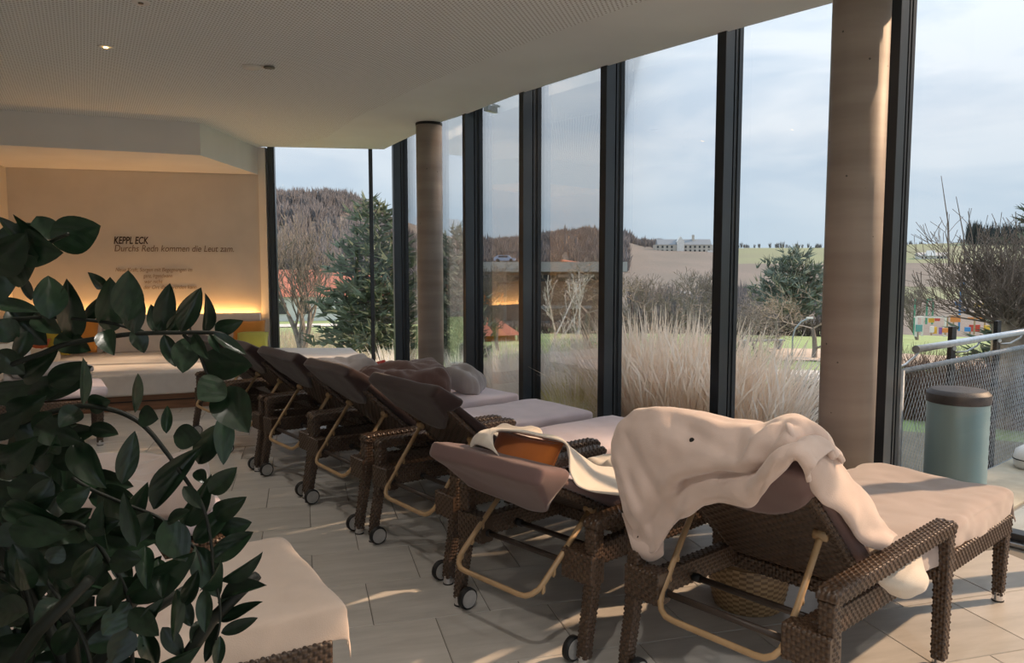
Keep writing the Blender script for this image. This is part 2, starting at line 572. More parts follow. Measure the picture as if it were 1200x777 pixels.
# narrow white return between the text wall and the far window
wn0 = Vector((-3.44, 10.86))
mb = MB(); mb.prism([tuple(BW_R + Vector((0.0, -0.02))), (wn0.x, wn0.y), (wn0.x, wn0.y + 0.25), (BW_R.x, BW_R.y + 0.24)], 0, ZC)
tag(mb.build('trim_1', M['jamb']), kind='structure')
# dropped soffit over the seating corner
SZ = 2.83
sf0 = at_z(0, 170, SZ); sf1 = at_z(235, 182, SZ)
sdir = (v2(sf1) - v2(sf0)).normalized()
far = v2(sf0) - sdir * 1.6
mb = MB(); mb.prism([tuple(far), (sf1.x, sf1.y), (BW_R.x + 0.0, BW_R.y - 0.02), (BW_L.x, BW_L.y + 0.0)], SZ, ZC - 0.003)
tag(mb.build('trim_2', M['white_paint']), kind='structure')

# ------------------------------------------------------------------ glass facade: one window per bay
def hit_facade(px):
    r = ray(px, 295); d = Vector((r.x, r.y))
    for i in range(len(GL) - 1):
        a, b = GL[i], GL[i + 1]
        e = b - a
        den = d.x * e.y - d.y * e.x
        if abs(den) < 1e-9: continue
        t = (a.x * e.y - a.y * e.x) / den
        u = (a.x * d.y - a.y * d.x) / den
        if t > 0 and -0.001 <= u <= 1.001: return d * t
    return None
mull = [Vector((-1.57, 11.22))]
h4 = hit_facade(559)
mull.append((mull[0] + h4) * 0.5)
mull += [h4] + [hit_facade(p) for p in (626, 721, 855.5, 1051)]
t_last = (GL[-1] - GL[-6]).normalized()
for k in range(1, 6): mull.append(mull[6] + t_last * 1.16 * k)
def facade_n(i):
    a = mull[max(i - 1, 0)]; b = mull[min(i + 1, len(mull) - 1)]
    t = (b - a).normalized(); n = Vector((-t.y, t.x))
    return n if n.dot(Vector((0.8, 0.6))) > 0 else -n
def add_mullion(parent, p, n, deep=0.155, wide=0.075):
    ang = math.atan2(n.y, n.x)
    mb = MB()
    def blk(x0, x1, w, mi):                        # x along outward normal
        c = p + n * ((x0 + x1) / 2)
        mb.cbox((c.x, c.y, 1.81), x1 - x0, w, 3.62, ang, mi)
    blk(-deep, -deep + 0.006, wide, 0)
    blk(-deep + 0.006, -0.05, wide - 0.004, 1)
    blk(-0.05, -0.038, wide - 0.022, 2)
    blk(-0.038, -0.016, wide, 0)
    blk(-0.016, 0.016, wide - 0.022, 2)
    blk(0.016, 0.06, wide - 0.01, 0)
    return mb.build('mullion', [M['dark_frame'], M['frame_face'], M['gasket']], parent, bevel=0.0)
for i in range(len(mull) - 1):
    a, b = mull[i], mull[i + 1]
    w = tag(empty('window_%d' % (i + 3)), kind='structure')
    t = (b - a).normalized(); n = Vector((-t.y, t.x))
    if n.dot(Vector((0.8, 0.6))) < 0: n = -n
    mb = MB()
    q = [a + t * 0.02 - n * 0.009, b - t * 0.02 - n * 0.009, b - t * 0.02 + n * 0.009, a + t * 0.02 + n * 0.009]
    mb.prism([tuple(p) for p in q], 0.05, 3.62)
    mb.build('pane', M['glass'], w)
    add_mullion(w, a, facade_n(i))
    if i == len(mull) - 2: add_mullion(w, b, facade_n(i + 1))
    mb = MB()
    c = (a + b) * 0.5
    mb.cbox((c.x, c.y, 0.03), (b - a).length - 0.06, 0.10, 0.07, math.atan2(t.y, t.x))
    mb.cbox((c.x - n.x * .07, c.y - n.y * .07, 0.012), (b - a).length - 0.06, 0.05, 0.024, math.atan2(t.y, t.x), 1)
    mb.build('bottom_rail', [M['dark_frame'], M['steel']], w, bevel=0.004)
# far window
W0 = Vector((-3.42, 10.93)); W1 = mull[0] + Vector((-0.06, 0.0))
far_t = (W1 - W0).normalized(); far_n = Vector((-far_t.y, far_t.x))
r = ray(436, 308); dd = Vector((r.x, r.y)); e = W1 - W0
wm = dd * ((W0.x * e.y - W0.y * e.x) / (dd.x * e.y - dd.y * e.x))
for k, (a, b) in enumerate(((W0, wm), (wm, W1))):
    w = tag(empty('window_%d' % (k + 1)), kind='structure')
    mb = MB()
    q = [a - far_n * .009, b - far_n * .009, b + far_n * .009, a + far_n * .009]
    mb.prism([tuple(p) for p in q], 0.05, 3.62); mb.build('pane', M['glass'], w)
    mb = MB(); c = (a + b) * 0.5; ang = math.atan2(far_t.y, far_t.x)
    mb.cbox((c.x, c.y, 0.035), (b - a).length, 0.09, 0.07, ang); mb.build('bottom_rail', M['dark_frame'], w)
    mb = MB(); wd = 0.09 if k == 0 else 0.055
    c = a + far_t * (wd / 2 if k == 0 else 0)
    mb.cbox((c.x, c.y, 1.81), wd, 0.13, 3.62, ang, 0); mb.cbox((c.x - far_n.x * .02, c.y - far_n.y * .02, 1.81), wd * .6, 0.13, 3.6, ang, 1)
    mb.build('mullion', [M['dark_frame'], M['frame_face']], w)

# round concrete columns
def column(px, dia, top_py, label):
    d = dia * F / (62 if px > 800 else 30) * 1.0
    y = d
    p = at_y(px, 300, y)
    c = empty('concrete_column', (p.x, p.y, 0))
    tag(c, label, 'column')
    mb = MB(); mb.lathe([(dia / 2, 0.0), (dia / 2, ZC - 0.002)], n=48); o = mb.build('shaft', M['concrete'], c, smooth=True)
    o.data.polygons.foreach_set('use_smooth', [len(p.vertices) == 4 for p in o.data.polygons])
    mb = MB(); mb.lathe([(dia / 2 + .004, ZC - 0.03), (dia / 2 + .004, ZC - 0.004)], n=48); mb.build('shadow_gap', M['gasket'], c)
    return c
column(999, 0.302, 0, 'thick round concrete column in front of the glass behind the robe-draped lounger')
column(504, 0.302, 133, 'round concrete column standing at the far end of the glass wall')

# ================================================================== OUTSIDE
# ------------------------------------------------------------------ ground
CREST = [(-900, 235), (150, 240), (300, 243), (400, 243), (450, 252), (520, 276), (570, 291), (600, 290), (640, 285), (690, 278), (720, 280),
         (750, 289), (780, 291), (830, 293), (870, 291), (960, 291), (1060, 287), (1130, 285), (1200, 286), (2400, 280)]
def crest_y(px):
    for (a, ya), (b, yb) in zip(CREST, CREST[1:]):
        if a <= px <= b: return ya + (yb - ya) * (px - a) / (b - a)
    return 284
def facade_dist(x, y):
    best = 1e9
    for a, b in zip(mull, mull[1:]):
        e = b - a; q = Vector((x, y)) - a
        t = max(0, min(1, q.dot(e) / e.dot(e)))
        best = min(best, (q - e * t).length)
    return best
def ground_z(x, y):
    d = math.hypot(x, y)
    px = 600 + F * x / max(y, 0.3)
    z = -0.30 - 0.12 * sstep(5, 9, d) - 1.65 * sstep(9, 24, d)
    left = sstep(560, 380, px)
    z -= 1.2 * sstep(38, 62, d) * (1 - left * 0.6)
    R = 430 - 200 * left
    zc = 1.55 + (312 - crest_y(px)) / F * R * math.hypot(1, x / max(y, 0.3)) ** 0
    zc = 1.55 + (312 - crest_y(px)) / F * R * (y / d if y > 0 else 1)
    t = sstep(75, R, d)
    z = lerp(z, zc, t * 0.35 + 0.65 * t * t if d < R else 1.0)
    if d > R: z = zc - (d - R) * 0.012
    z += nz(x * .01, y * .01, 3) * 1.2 * sstep(90, 200, d) * (1 - sstep(R * .85, R, d))
    return z
radii = [3.2 + 0.0] + [3.6 * (700 / 3.6) ** (i / 84) for i in range(85)]
angs = [math.radians(a) for a in np.linspace(-10, 133, 180)]
gm = MB(); rows = []
def in_room_margin(x, y): return False
for r_ in radii:
    rows.append([(r_ * math.cos(a), r_ * math.sin(a), 0) for a in angs])
keep = []
V = [p for r in rows for p in r]
V = [(x, y, ground_z(x, y)) for x, y, _ in V]
nc = len(angs)
room_poly = [tuple(p) for p in GL] + [(6.4, -3.6), (-4.5, -3.6), tuple(BW_L), (-3.6, 10.95)]
fs, mi = [], []
for i in range(len(radii) - 1):
    for j in range(nc - 1):
        f = (i * nc + j, i * nc + j + 1, (i + 1) * nc + j + 1, (i + 1) * nc + j)
        c = [sum(V[k][m] for k in f) / 4 for m in range(3)]
        if all(inside(V[k], room_poly) for k in f): continue
        d = math.hypot(c[0], c[1]); px, py = project(c)
        m = 0
        if d < 10.5: m = 4
        elif d > 62:
            m = 1                                   # dry scrub and vineyard
            if px < 700 and d > 75: m = 3           # woodland floor
            if 852 < px and d > 255: m = 2          # pale green upper fields
            if px > 980 and 120 < d < 165: m = 2
        fs.append((f[0], f[3], f[2], f[1])); mi.append(m)
me = bpy.data.meshes.new('ground'); me.from_pydata(V, [], fs)
M['lawn'] = pm('mown_lawn', (0.25, 0.33, 0.14), 0.95, (0.35, 0.35), (14, 0.35, 0.03), col2=(0.19, 0.25, 0.11))
M['vineyard'] = pm('ploughed_slope', (0.155, 0.135, 0.12), 0.95, (0.06, 0.3), (0.9, 0.8, 0.3), stretch=(1, .35, 1), col2=(0.115, 0.108, 0.095))
M['field'] = pm('pale_green_field', (0.17, 0.20, 0.11), 0.95, (0.02, 0.3), col2=(0.155, 0.165, 0.11))
M['wood_floor'] = pm('woodland_floor', (0.16, 0.135, 0.115), 0.95, (0.08, 0.3))
M['bed_soil'] = pm('planting_bed', (0.22, 0.19, 0.14), 0.95, (2.5, 0.4), (30, 0.6, 0.02), col2=(0.14, 0.12, 0.09))
for k in ('lawn', 'vineyard', 'field', 'wood_floor', 'bed_soil'): me.materials.append(M[k])
me.polygons.foreach_set('material_index', mi); me.polygons.foreach_set('use_smooth', [True] * len(fs)); me.update()
ground = bpy.data.objects.new('ground', me); link(ground); tag(ground, kind='structure')
def gpt(px, d):
    """a spot on the ground seen at pixel column px, d metres ahead"""
    x = (px - 600) / F * d * 1.004
    return Vector((x, d, ground_z(x, d)))

# pale gravel path, road and playground sand: thin sheets laid on the ground
def strip(name, pts, w, mat, lift=0.03):
    mb = MB(); rows = []
    for i, (px, d) in enumerate(pts):
        p = gpt(px, d)
        q = gpt(pts[min(i + 1, len(pts) - 1)][0], pts[min(i + 1, len(pts) - 1)][1]); o = gpt(pts[max(i - 1, 0)][0], pts[max(i - 1, 0)][1])
        t = Vector((q.x - o.x, q.y - o.y)).normalized(); n = Vector((-t.y, t.x)) * w / 2
        rows.append([(p.x + n.x * k, p.y + n.y * k, ground_z(p.x + n.x * k, p.y + n.y * k) + lift) for k in (-1, 0, 1)])
    mb.grid(rows)
    return tag(mb.build(name, mat, smooth=True), kind='structure')
M['gravel'] = pm('pale_gravel', (0.50, 0.48, 0.44), 0.95, (1.5, 0.25), (20, 0.5, 0.02))
M['sand'] = pm('playground_sand', (0.45, 0.36, 0.28), 0.95, (0.8, 0.15), (20, 0.3, 0.02))
M['asphalt'] = pm('grey_asphalt', (0.28, 0.29, 0.31), 0.9, (1, 0.15))
def sub(pts, n=6):
    o = []
    for (a, b) in zip(pts, pts[1:]):
        for k in range(n): o.append((lerp(a[0], b[0], k / n), lerp(a[1], b[1], k / n)))
    return o + [pts[-1]]
strip('gravel_path', sub([(500, 24.5), (640, 25), (760, 25.5), (880, 25.5), (1000, 25), (1150, 24)], 8), 2.6, M['gravel'])
strip('asphalt_path', sub([(870, 15.5), (960, 15.2), (1100, 14.5), (1300, 13.5)], 6), 1.7, M['asphalt'], 0.03)
strip('playground_sand', sub([(905, 31.5), (980, 31), (1060, 29.5), (1180, 27.5), (1300, 26)], 6), 4.4, M['sand'], 0.04)
strip('park_road', sub([(300, 50), (380, 51), (470, 52)], 6), 4.0, M['gravel'], 0.05)

# ------------------------------------------------------------------ trees
def segs_to_mb(mb, segs, n=4, mi=0):
    for p0, p1, r0, r1 in segs:
        t = (p1 - p0)
        if t.length < 1e-6: continue
        t.normalize()
        a = t.orthogonal().normalized(); b = t.cross(a)
        vs = []
        for p, r in ((p0, r0), (p1, r1)):
            for j in range(n):
                q = 2 * PI * j / n
                vs.append(p + (a * math.cos(q) + b * math.sin(q)) * r)
        mb.add(vs, [(j, (j + 1) % n, n + (j + 1) % n, n + j) for j in range(n)], mi)
def grow(rnd, p, d, L, r, lev, out, spread=0.55, up=0.18, kids=(2, 3), shrink=0.74, wob=0.18, twig=0.004):
    n = 3 if lev > 1 else 2
    for k in range(n):
        d = (d + Vector((rnd.uniform(-wob, wob), rnd.uniform(-wob, wob), rnd.uniform(-wob, wob) + up * 0.3))).normalized()
        q = p + d * (L / n)
        r2 = max(twig, r * (0.9 if k < n - 1 else 0.8))
        out.append((p, q, r, r2))
        if lev > 0 and k < n - 1 and rnd.random() < 0.55:
            a = d.orthogonal().normalized(); a.rotate(Matrix.Rotation(rnd.uniform(0, 2 * PI), 3, d))
            grow(rnd, q, (d * (1 - spread) + a * spread + Vector((0, 0, up))).normalized(), L * shrink * .85, max(twig, r2 * .6), lev - 1, out, spread, up, kids, shrink, wob, twig)
        p, r = q, r2
    if lev > 0:
        m = rnd.randint(*kids); ph = rnd.uniform(0, 6)
        for k in range(m):
            a = d.orthogonal().normalized(); a.rotate(Matrix.Rotation(ph + 2 * PI * k / m, 3, d))
            s = spread * rnd.uniform(.6, 1.2)
            grow(rnd, p, (d * (1 - s) + a * s + Vector((0, 0, up))).normalized(), L * shrink * rnd.uniform(.8, 1.1), max(twig, r * .68), lev - 1, out, spread, up, kids, shrink, wob, twig)
M['bark_grey'] = pm('grey_bark', (0.19, 0.165, 0.145), 0.95, (6, 0.25))
M['bark_brown'] = pm('brown_twigs', (0.30, 0.24, 0.19), 0.95, (6, 0.25))
M['bark_pale'] = pm('pale_birch_bark', (0.62, 0.60, 0.57), 0.9, (8, 0.3))
M['needles'] = pm('pine_needles', (0.13, 0.165, 0.115), 0.85, (1.2, 0.4), col2=(0.08, 0.105, 0.065))
M['needles_blue'] = pm('grey_green_needles', (0.17, 0.21, 0.175), 0.85, (1.2, 0.4), col2=(0.11, 0.14, 0.11))
M['wood_mass'] = pm('bare_woodland', (0.185, 0.18, 0.19), 0.95, (0.09, 0.3), rand=0.1, col2=(0.13, 0.128, 0.135))  # greyed and cooled, distance haze put into the colour
M['hedge_brown'] = pm('bare_hedge_twigs', (0.12, 0.095, 0.08), 0.95, (3, 0.4))

def bare_proto(seed, h, lev=4, spread=.5, up=.16, trunk_r=.14, kids=(2, 3), trunk=0.3, twig=.012, wob=.16, stems=1, n=3, shrink=.74):
    rnd = random.Random(seed); out = []
    for k in range(stems):
        d0 = Vector((rnd.uniform(-.35, .35), rnd.uniform(-.35, .35), 1)).normalized() if stems > 1 else Vector((rnd.uniform(-.06, .06), 0, 1))
        grow(rnd, Vector((0, 0, 0)), d0, h * trunk, trunk_r, lev, out, spread, up, kids, shrink, wob, twig)
    zmax = max(s[1].z for s in out); k = h / zmax
    out = [(a * k, b * k, r0, r1) for a, b, r0, r1 in out]
    tr = MB(); cr = MB()
    big = [s for s in out if s[2] > trunk_r * .5]; sm = [s for s in out if s[2] <= trunk_r * .5]
    segs_to_mb(tr, big, 6); segs_to_mb(cr, sm, n)
    return tr, cr
def tree_thing(name, label, cat, p, tr, cr, mt, mc, rz=0, group=None, part=('trunk', 'crown')):
    o = tag(empty(name, tuple(p), rz), label, cat, group)
    tr.build(part[0], mt, o)
    c = cr.build(part[1], mc, o)
    return o
def place_h(px, d, ytop): 
    p = gpt(px, d); top = 1.55 + (312 - ytop) / F * d
    return p, top - p.z

# left bare tree, vase shaped, seen through the far window
p, h = place_h(354, 30, 243)
tr, cr = bare_proto(11, h, lev=5, spread=.42, up=.22, trunk_r=.13, trunk=.16, twig=.011, stems=3, kids=(2, 3), wob=.14)
tree_thing('bare_tree', 'tall vase-shaped leafless tree behind the left pane of the far window', 'tree', p, tr, cr, M['bark_grey'], M['bark_grey'])

# birches with white stems
for px, d, yt, sd, lb in ((645, 27, 322, 21, 'slender white-barked birch between the second and third big posts, left one'),
                          (672, 30, 318, 25, 'white-barked birch leaning in front of the brown commercial building')):
    p, h = place_h(px, d, yt)
    tr, cr = bare_proto(sd, h, lev=4, spread=.38, up=.2, trunk_r=.085, trunk=.34, twig=.012, kids=(2, 2), wob=.22)
    tree_thing('birch_tree', lb, 'tree', p, tr, cr, M['bark_pale'], M['bark_pale'])

# orchard and park trees: three growth forms, re-used with own size and turn
protos = {}
for nm, sd, kw in (('round', 31, dict(lev=5, spread=.62, up=.1, trunk_r=.16, trunk=.2, twig=.014, wob=.2)),
                   ('upright', 37, dict(lev=5, spread=.45, up=.2, trunk_r=.15, trunk=.22, twig=.014, stems=2)),
                   ('low', 43, dict(lev=5, spread=.68, up=.06, trunk_r=.17, trunk=.22, twig=.015, wob=.24))):
    tr, cr = bare_proto(sd, 6.0, **kw)
    protos[nm] = (tr.mesh('trunk', M['bark_grey']), cr.mesh('crown', M['bark_grey' if nm != 'round' else 'bark_brown']))
def park_tree(px, d, ytop, kind, rz, label, sx=1.0):
    p, h = place_h(px, d, ytop)
    o = tag(empty('bare_tree', tuple(p), rz), label, 'tree', 'leafless trees in the park')
    s = h / 6.0; o.scale = (s * sx, s * sx, s)
    for nm, me in zip(('trunk', 'crown'), protos[kind]):
        link(bpy.data.objects.new(nm, me), o)
park_tree(690, 33, 300, 'round', 0.3, 'brown twiggy round tree just left of the third big window post', 1.25)
park_tree(752, 38, 318, 'upright', 1.2, 'leafless upright tree rising behind the tallest dry grass clump, left side', 1.2)
park_tree(790, 34, 322, 'low', 2.2, 'dark low leafless tree behind the middle of the tallest grass clump', 1.25)
park_tree(822, 40, 312, 'upright', 0.5, 'leafless tree close to the left edge of the fourth big post', 1.15)
park_tree(866, 33, 345, 'low', 0.1, 'small spreading park tree at the left edge of the lawn pane beside the concrete column', 1.4)
park_tree(888, 29, 352, 'low', 3.6, 'twin-forked leafless tree nearest on the lawn right of the fourth post', 1.15)
park_tree(912, 40, 340, 'round', 5.1, 'hazy brown park tree behind the lawn lamp', 1.3)
park_tree(955, 30, 332, 'round', 4.0, 'broad leafless tree at the left edge of the near concrete column', 1.35)
park_tree(583, 33, 305, 'upright', 2.9, 'leafless tree in front of the brown building, left of the second slim pane', .9)
park_tree(1075, 42, 330, 'upright', 1.9, 'leafless tree just right of the rightmost post', 1.0)

# conifers
def conifer(p, h, rad, seed, mat, layers=16, per=9, flat=0.25, droop=-0.12, bare=0.12, top=1.2, size=.34):
    rnd = random.Random(seed)
    tr = MB(); cr = MB()
    tr.tube([(0, 0, 0), (0, 0, h * .5), (0, 0, h * .97)], [rad * .085, rad * .06, .02], 7)
    for i in range(layers):
        u = i / (layers - 1)
        z = h * (bare + (1 - bare) * u * .97)
        R = rad * (1 - u) ** (1 / top) * rnd.uniform(.8, 1.1) + .12
        m = max(4, int(per * (1 - u * .5)))
        ph = rnd.uniform(0, 6)
        for k in range(m):
            a = ph + 2 * PI * k / m + rnd.uniform(-.25, .25)
            L = R * rnd.uniform(.7, 1.12)
            e = Vector((math.cos(a) * L, math.sin(a) * L, L * rnd.uniform(droop, flat)))
            b0 = Vector((0, 0, z))
            tr.tube([b0, b0 + e * .55, b0 + e * .95], [.03, .02, .008], 4, cap=False)
            ns = max(5, int(L * 9 / max(.5, size * 2)))
            for q in range(ns):
                t = (q + rnd.random()) / ns
                if t < .15: continue
                c = b0 + e * t + Vector((rnd.gauss(0, 1), rnd.gauss(0, 1), rnd.gauss(0, .7))) * size * .45
                dr = (e.normalized() + Vector((rnd.uniform(-.9, .9), rnd.uniform(-.9, .9), rnd.uniform(-.2, .9)))).normalized()
                for w in range(3):
                    d2 = (dr + Vector((rnd.uniform(-.6, .6), rnd.uniform(-.6, .6), rnd.uniform(-.5, .5)))).normalized()
                    s = d2.orthogonal().normalized() * size * .13
                    s2 = d2.cross(s)
                    Lq = size * rnd.uniform(.7, 1.2)
                    cr.add([c - s, c + s, c + d2 * Lq, c + s2 * 1.0], [(0, 1, 2), (1, 3, 2), (3, 0, 2)])
    return tr, cr
def conifer_thing(name, label, px, d, ytop, rad, seed, mat, **kw):
    p, h = place_h(px, d, ytop)
    tr, cr = conifer(p, h, rad, seed, mat, **kw)
    o = tag(empty(name, tuple(p)), label, 'tree')
    tr.build('trunk', M['bark_grey'], o); cr.build('needles', mat, o)
    return o
conifer_thing('pine_tree', 'tall dark pine crossing the thin middle bar of the far window', 441, 24, 236, 1.75, 5, M['needles'], layers=20, per=9, size=.42, top=2.2, bare=.2)
conifer_thing('spruce_tree', 'narrow grey-green evergreen right of the far concrete column', 537, 26, 268, 0.95, 6, M['needles_blue'], layers=17, per=8, flat=.9, droop=.4, size=.36, bare=.06, top=2.4)
conifer_thing('pine_tree', 'grey-green pine standing behind the leafless trees left of the near column', 928, 46, 298, 2.7, 8, M['needles_blue'], layers=13, per=8, flat=.6, droop=.1, size=.6, bare=.25, top=1.9)
for fx, fy, fh, lb in ((13.0, 9.3, 15.5, 'nearest'), (13.8, 12.0, 16.5, 'middle'), (13.4, 14.8, 16.0, 'farthest')):  # unseen row added to keep the sun off the far loungers
    tr, cr = conifer(Vector((fx, fy, ground_z(fx, fy))), fh, 2.3, int(fx * fy), M['needles'], layers=30, per=13, size=.5, bare=.04, top=2.4)
    o = tag(empty('fir_tree', (fx, fy, ground_z(fx, fy))), 'unseen dark fir added past the right edge to shade the far loungers, ' + lb + ' of the added row', 'tree')
    tr.build('trunk', M['bark_grey'], o); cr.build('needles', M['needles'], o)
conifer_thing('fir_tree', 'dark fir whose branch tips reach the right edge of the picture', 1268, 17, 120, 2.1, 9, M['needles'], layers=22, per=10, size=.42, bare=.05, top=1.6)

# hillside woodland: masses of bare crowns nobody could count
def wood_mass(name, label, spots, hgt, mat, seed, cone=0.0):
    rnd = random.Random(seed); mb = MB()
    for (x, y, s) in spots:
        z = ground_z(x, y); hh = hgt * s * rnd.uniform(.75, 1.2); rr = hh * rnd.uniform(.22, .34)
        if rnd.random() < cone:
            n = 6; vs = [(x + rr * .7 * math.cos(k * PI / 3), y + rr * .7 * math.sin(k * PI / 3), z) for k in range(n)] + [(x, y, z + hh * 1.15)]
            mb.add(vs, [(k, (k + 1) % n, n) for k in range(n)]); continue
        for k in range(34):                             # a crown of fine upright twigs
            a = rnd.uniform(0, 2 * PI); q = rr * math.sqrt(rnd.random()) * .9
            h0 = hh * rnd.uniform(0, .55) if k > 3 else 0
            b0 = Vector((x + q * .6 * math.cos(a), y + q * .6 * math.sin(a), z + h0)); w = (.035 if k > 3 else .02) * hh
            lean = .5 if k > 3 else .1
            b1 = b0 + Vector((math.cos(a) * rr * lean * rnd.uniform(.2, 1.2), math.sin(a) * rr * lean * rnd.uniform(.2, 1.2), hh * rnd.uniform(.3, .48) if k > 3 else hh * .9))
            if k > 3: b1.z = min(b1.z, z + hh * (1.05 - .5 * (q / rr) ** 2))
            mb.add([b0 + Vector((-w, 0, 0)), b0 + Vector((w, w, 0)), b0 + Vector((0, -w, 0)), b1], [(0, 1, 3), (1, 2, 3), (2, 0, 3)])
    return tag(mb.build(name, mat), label, 'woodland', kind='stuff')
rnd = random.Random(3)
spots = []
for k in range(900):
    px = rnd.uniform(255, 560); R = 230
    d = rnd.uniform(120, 235) if k % 3 else rnd.uniform(205, 240)
    x = (px - 600) / F * d; spots.append((x, d, 1.0))
wood_mass('hill_woodland', 'leafless brown wood covering the hill behind the far window', spots, 5.0, M['wood_mass'], 4, .04)
spots = []
for k in range(900):
    px = rnd.uniform(548, 775); d = rnd.uniform(200, 440) if k % 3 else rnd.uniform(400, 440)
    y_lim = 1 if px < 735 else 0
    if px > 735 and d < 380: continue
    x = (px - 600) / F * d; spots.append((x, d, 1.0 if px < 740 else .8))
wood_mass('hill_woodland', 'rounded wooded hill above the flat-roofed brown building', spots, 6.2, M['wood_mass'], 5, .05)
spots = [((px - 600) / F * d, d, rnd.uniform(.7, 1.2)) for px, d in [(rnd.uniform(1134, 1320), rnd.uniform(300, 330)) for _ in range(220)]]
M['dark_wood'] = pm('dark_evergreen_wood', (0.045, 0.055, 0.055), 0.95, (.1, .3))
wood_mass('dark_woodland', 'dark block of woodland on the ridge behind the bare bush', spots, 8.5, M['dark_wood'], 6, .0)
spots = [((px - 600) / F * d, d, rnd.uniform(.5, 1.0)) for px, d in [(rnd.uniform(735, 1300), rnd.uniform(395, 425)) for _ in range(160)]]
M['hedgerow'] = pm('haze_tinted_hedgerow', (0.13, 0.135, 0.14), 0.95, (.1, .3))  # blue of the distance haze painted into the tree colour
wood_mass('ridge_hedgerow', 'thin line of trees along the far ridge, tinted blue for haze', spots, 4.2, M['hedgerow'], 7, .0)
spots = [((px - 600) / F * d, d, rnd.uniform(.5, 1.1)) for px, d in [(rnd.uniform(735, 1010), rnd.uniform(60, 105)) for _ in range(190)]]
wood_mass('valley_scrub', 'hazy leafless scrub filling the valley beyond the lawn', spots, 3.2, M['wood_mass'], 8, .0)

def twig_mass(name, label, cat, pts, hgt, n_per, mat, seed, r=.006, spread=.35, seg=3, kind='stuff'):
    """dense bare hedge or bush: many thin shoots"""
    rnd = random.Random(seed); segs = []
    for p in pts:
        for k in range(n_per):
            q = Vector(p) + Vector((rnd.gauss(0, .18), rnd.gauss(0, .18), 0))
            d = Vector((rnd.gauss(0, spread), rnd.gauss(0, spread), 1)).normalized()
            L = hgt * rnd.uniform(.55, 1.1)
            for s in range(seg):
                q2 = q + d * (L / seg)
                segs.append((q, q2, r * (1 - s / (seg + 1)), r * (1 - (s + 1) / (seg + 1))))
                q = q2; d = (d + Vector((rnd.gauss(0, .3), rnd.gauss(0, .3), rnd.gauss(0, .15)))).normalized()
    mb = MB(); segs_to_mb(mb, segs, 3)
    return tag(mb.build(name, mat), label, cat, kind=kind)
# clipped bare hedge along the far edge of the lawn
pts = [gpt(px, 44) for px in range(705, 1010, 6)]
twig_mass('clipped_hedge', 'long dark clipped hedge along the far edge of the lawn', 'hedge', pts, 1.35, 26, M['hedge_brown'], 12, r=.03, spread=.2)
pts = [gpt(px, 43) for px in range(600, 700, 7)]
twig_mass('clipped_hedge', 'low brown hedge in front of the brown building', 'hedge', pts, .9, 20, M['hedge_brown'], 13, r=.03, spread=.2)

# ------------------------------------------------------------------ buildings
M['roof_red'] = pm('red_roof_tiles', (0.36, 0.135, 0.09), 0.85, (1.2, 0.2), (6, 0.4, 0.05))
M['wall_white'] = pm('white_render', (0.62, 0.62, 0.60), 0.9, (1, .08))
M['wall_brown'] = pm('brown_cladding', (0.20, 0.135, 0.095), 0.85, (0.7, .25), stretch=(1, 1, 5))
M['fascia'] = pm('grey_flat_roof', (0.36, 0.36, 0.36), 0.8, (.5, .1))
M['dark_glass'] = pm('dark_window', (0.03, 0.035, 0.04), 0.15)
M['orange_sign'] = pm('orange_panel', (0.62, 0.22, 0.04), 0.7)
M['slate'] = pm('slate_roof', (0.19, 0.22, 0.25), 0.8)
M['stone_wall'] = pm('pale_stone', (0.46, 0.43, 0.38), 0.9, (.3, .1))
# long red-roofed house behind the left tree
p = gpt(375, 60); base_z = p.z - .3
o = tag(empty('red_roofed_house', (p.x, p.y, base_z), math.radians(12)), 'long white house with red tiled roof behind the bare tree in the far window', 'house')
zt = 1.55 + (312 - 346) / F * 60 - base_z; zr = 1.55 + (312 - 316) / F * 60 - base_z
mb = MB(); mb.box((-5.2, -2.5, 0), (5.0, 2.5, zt)); mb.build('wall', M['wall_white'], o)
mb = MB()
def gable(mb, x0, x1, y0, y1, z0, z1, ov=.3):
    ym = (y0 + y1) / 2
    mb.add([(x0 - ov, y0 - ov, z0), (x1 + ov, y0 - ov, z0), (x1 + ov, y1 + ov, z0), (x0 - ov, y1 + ov, z0), (x0 - ov, ym, z1), (x1 + ov, ym, z1)],
           [(0, 1, 5, 4), (2, 3, 4, 5), (1, 2, 5), (3, 0, 4), (3, 2, 1, 0)])
gable(mb, -5.2, 5.0, -2.5, 2.5, zt, zr); mb.build('roof', M['roof_red'], o)
mb = MB(); gable(mb, -4.0, -2.9, -3.2, -1.5, zt + .5, zt + 1.3, .05); mb.build('dormer', M['wall_white'], o)
for k, x in enumerate((-4.2, -2.6, -1.0, .6, 2.2, 3.8)):
    mb = MB(); mb.box((x - .3, -2.55, zt * .4), (x + .3, -2.45, zt * .8)); mb.build('window', M['dark_glass'], o)
# brown commercial building with flat roof
p = gpt(640, 68); bz = p.z - .4
o = tag(empty('flat_roofed_building', (p.x, p.y, bz), math.radians(-4)), 'long brown flat-roofed commercial building below the wooded hill', 'building')
zt = 1.55 + (312 - 307) / F * 68 - bz
mb = MB(); mb.box((-9, 0, 0), (6.6, 8, zt - .8)); mb.build('wall', M['wall_brown'], o)
mb = MB(); mb.box((-9.6, -1.2, zt - .85), (7.0, 8.5, zt)); mb.build('flat_roof', M['fascia'], o)
mb = MB(); mb.box((-9.3, -.08, zt - 1.7), (6.6, .05, zt - 1.15)); mb.build('window_band', M['dark_glass'], o)
mb = MB(); mb.box((1.0, -.12, zt - 1.35), (4.2, .0, zt - 1.1)); mb.build('sign_band', M['fascia'], o)
mb = MB(); mb.box((-1.5, -.12, 1.5), (4.0, .0, 1.75)); mb.build('sign_band', M['fascia'], o)
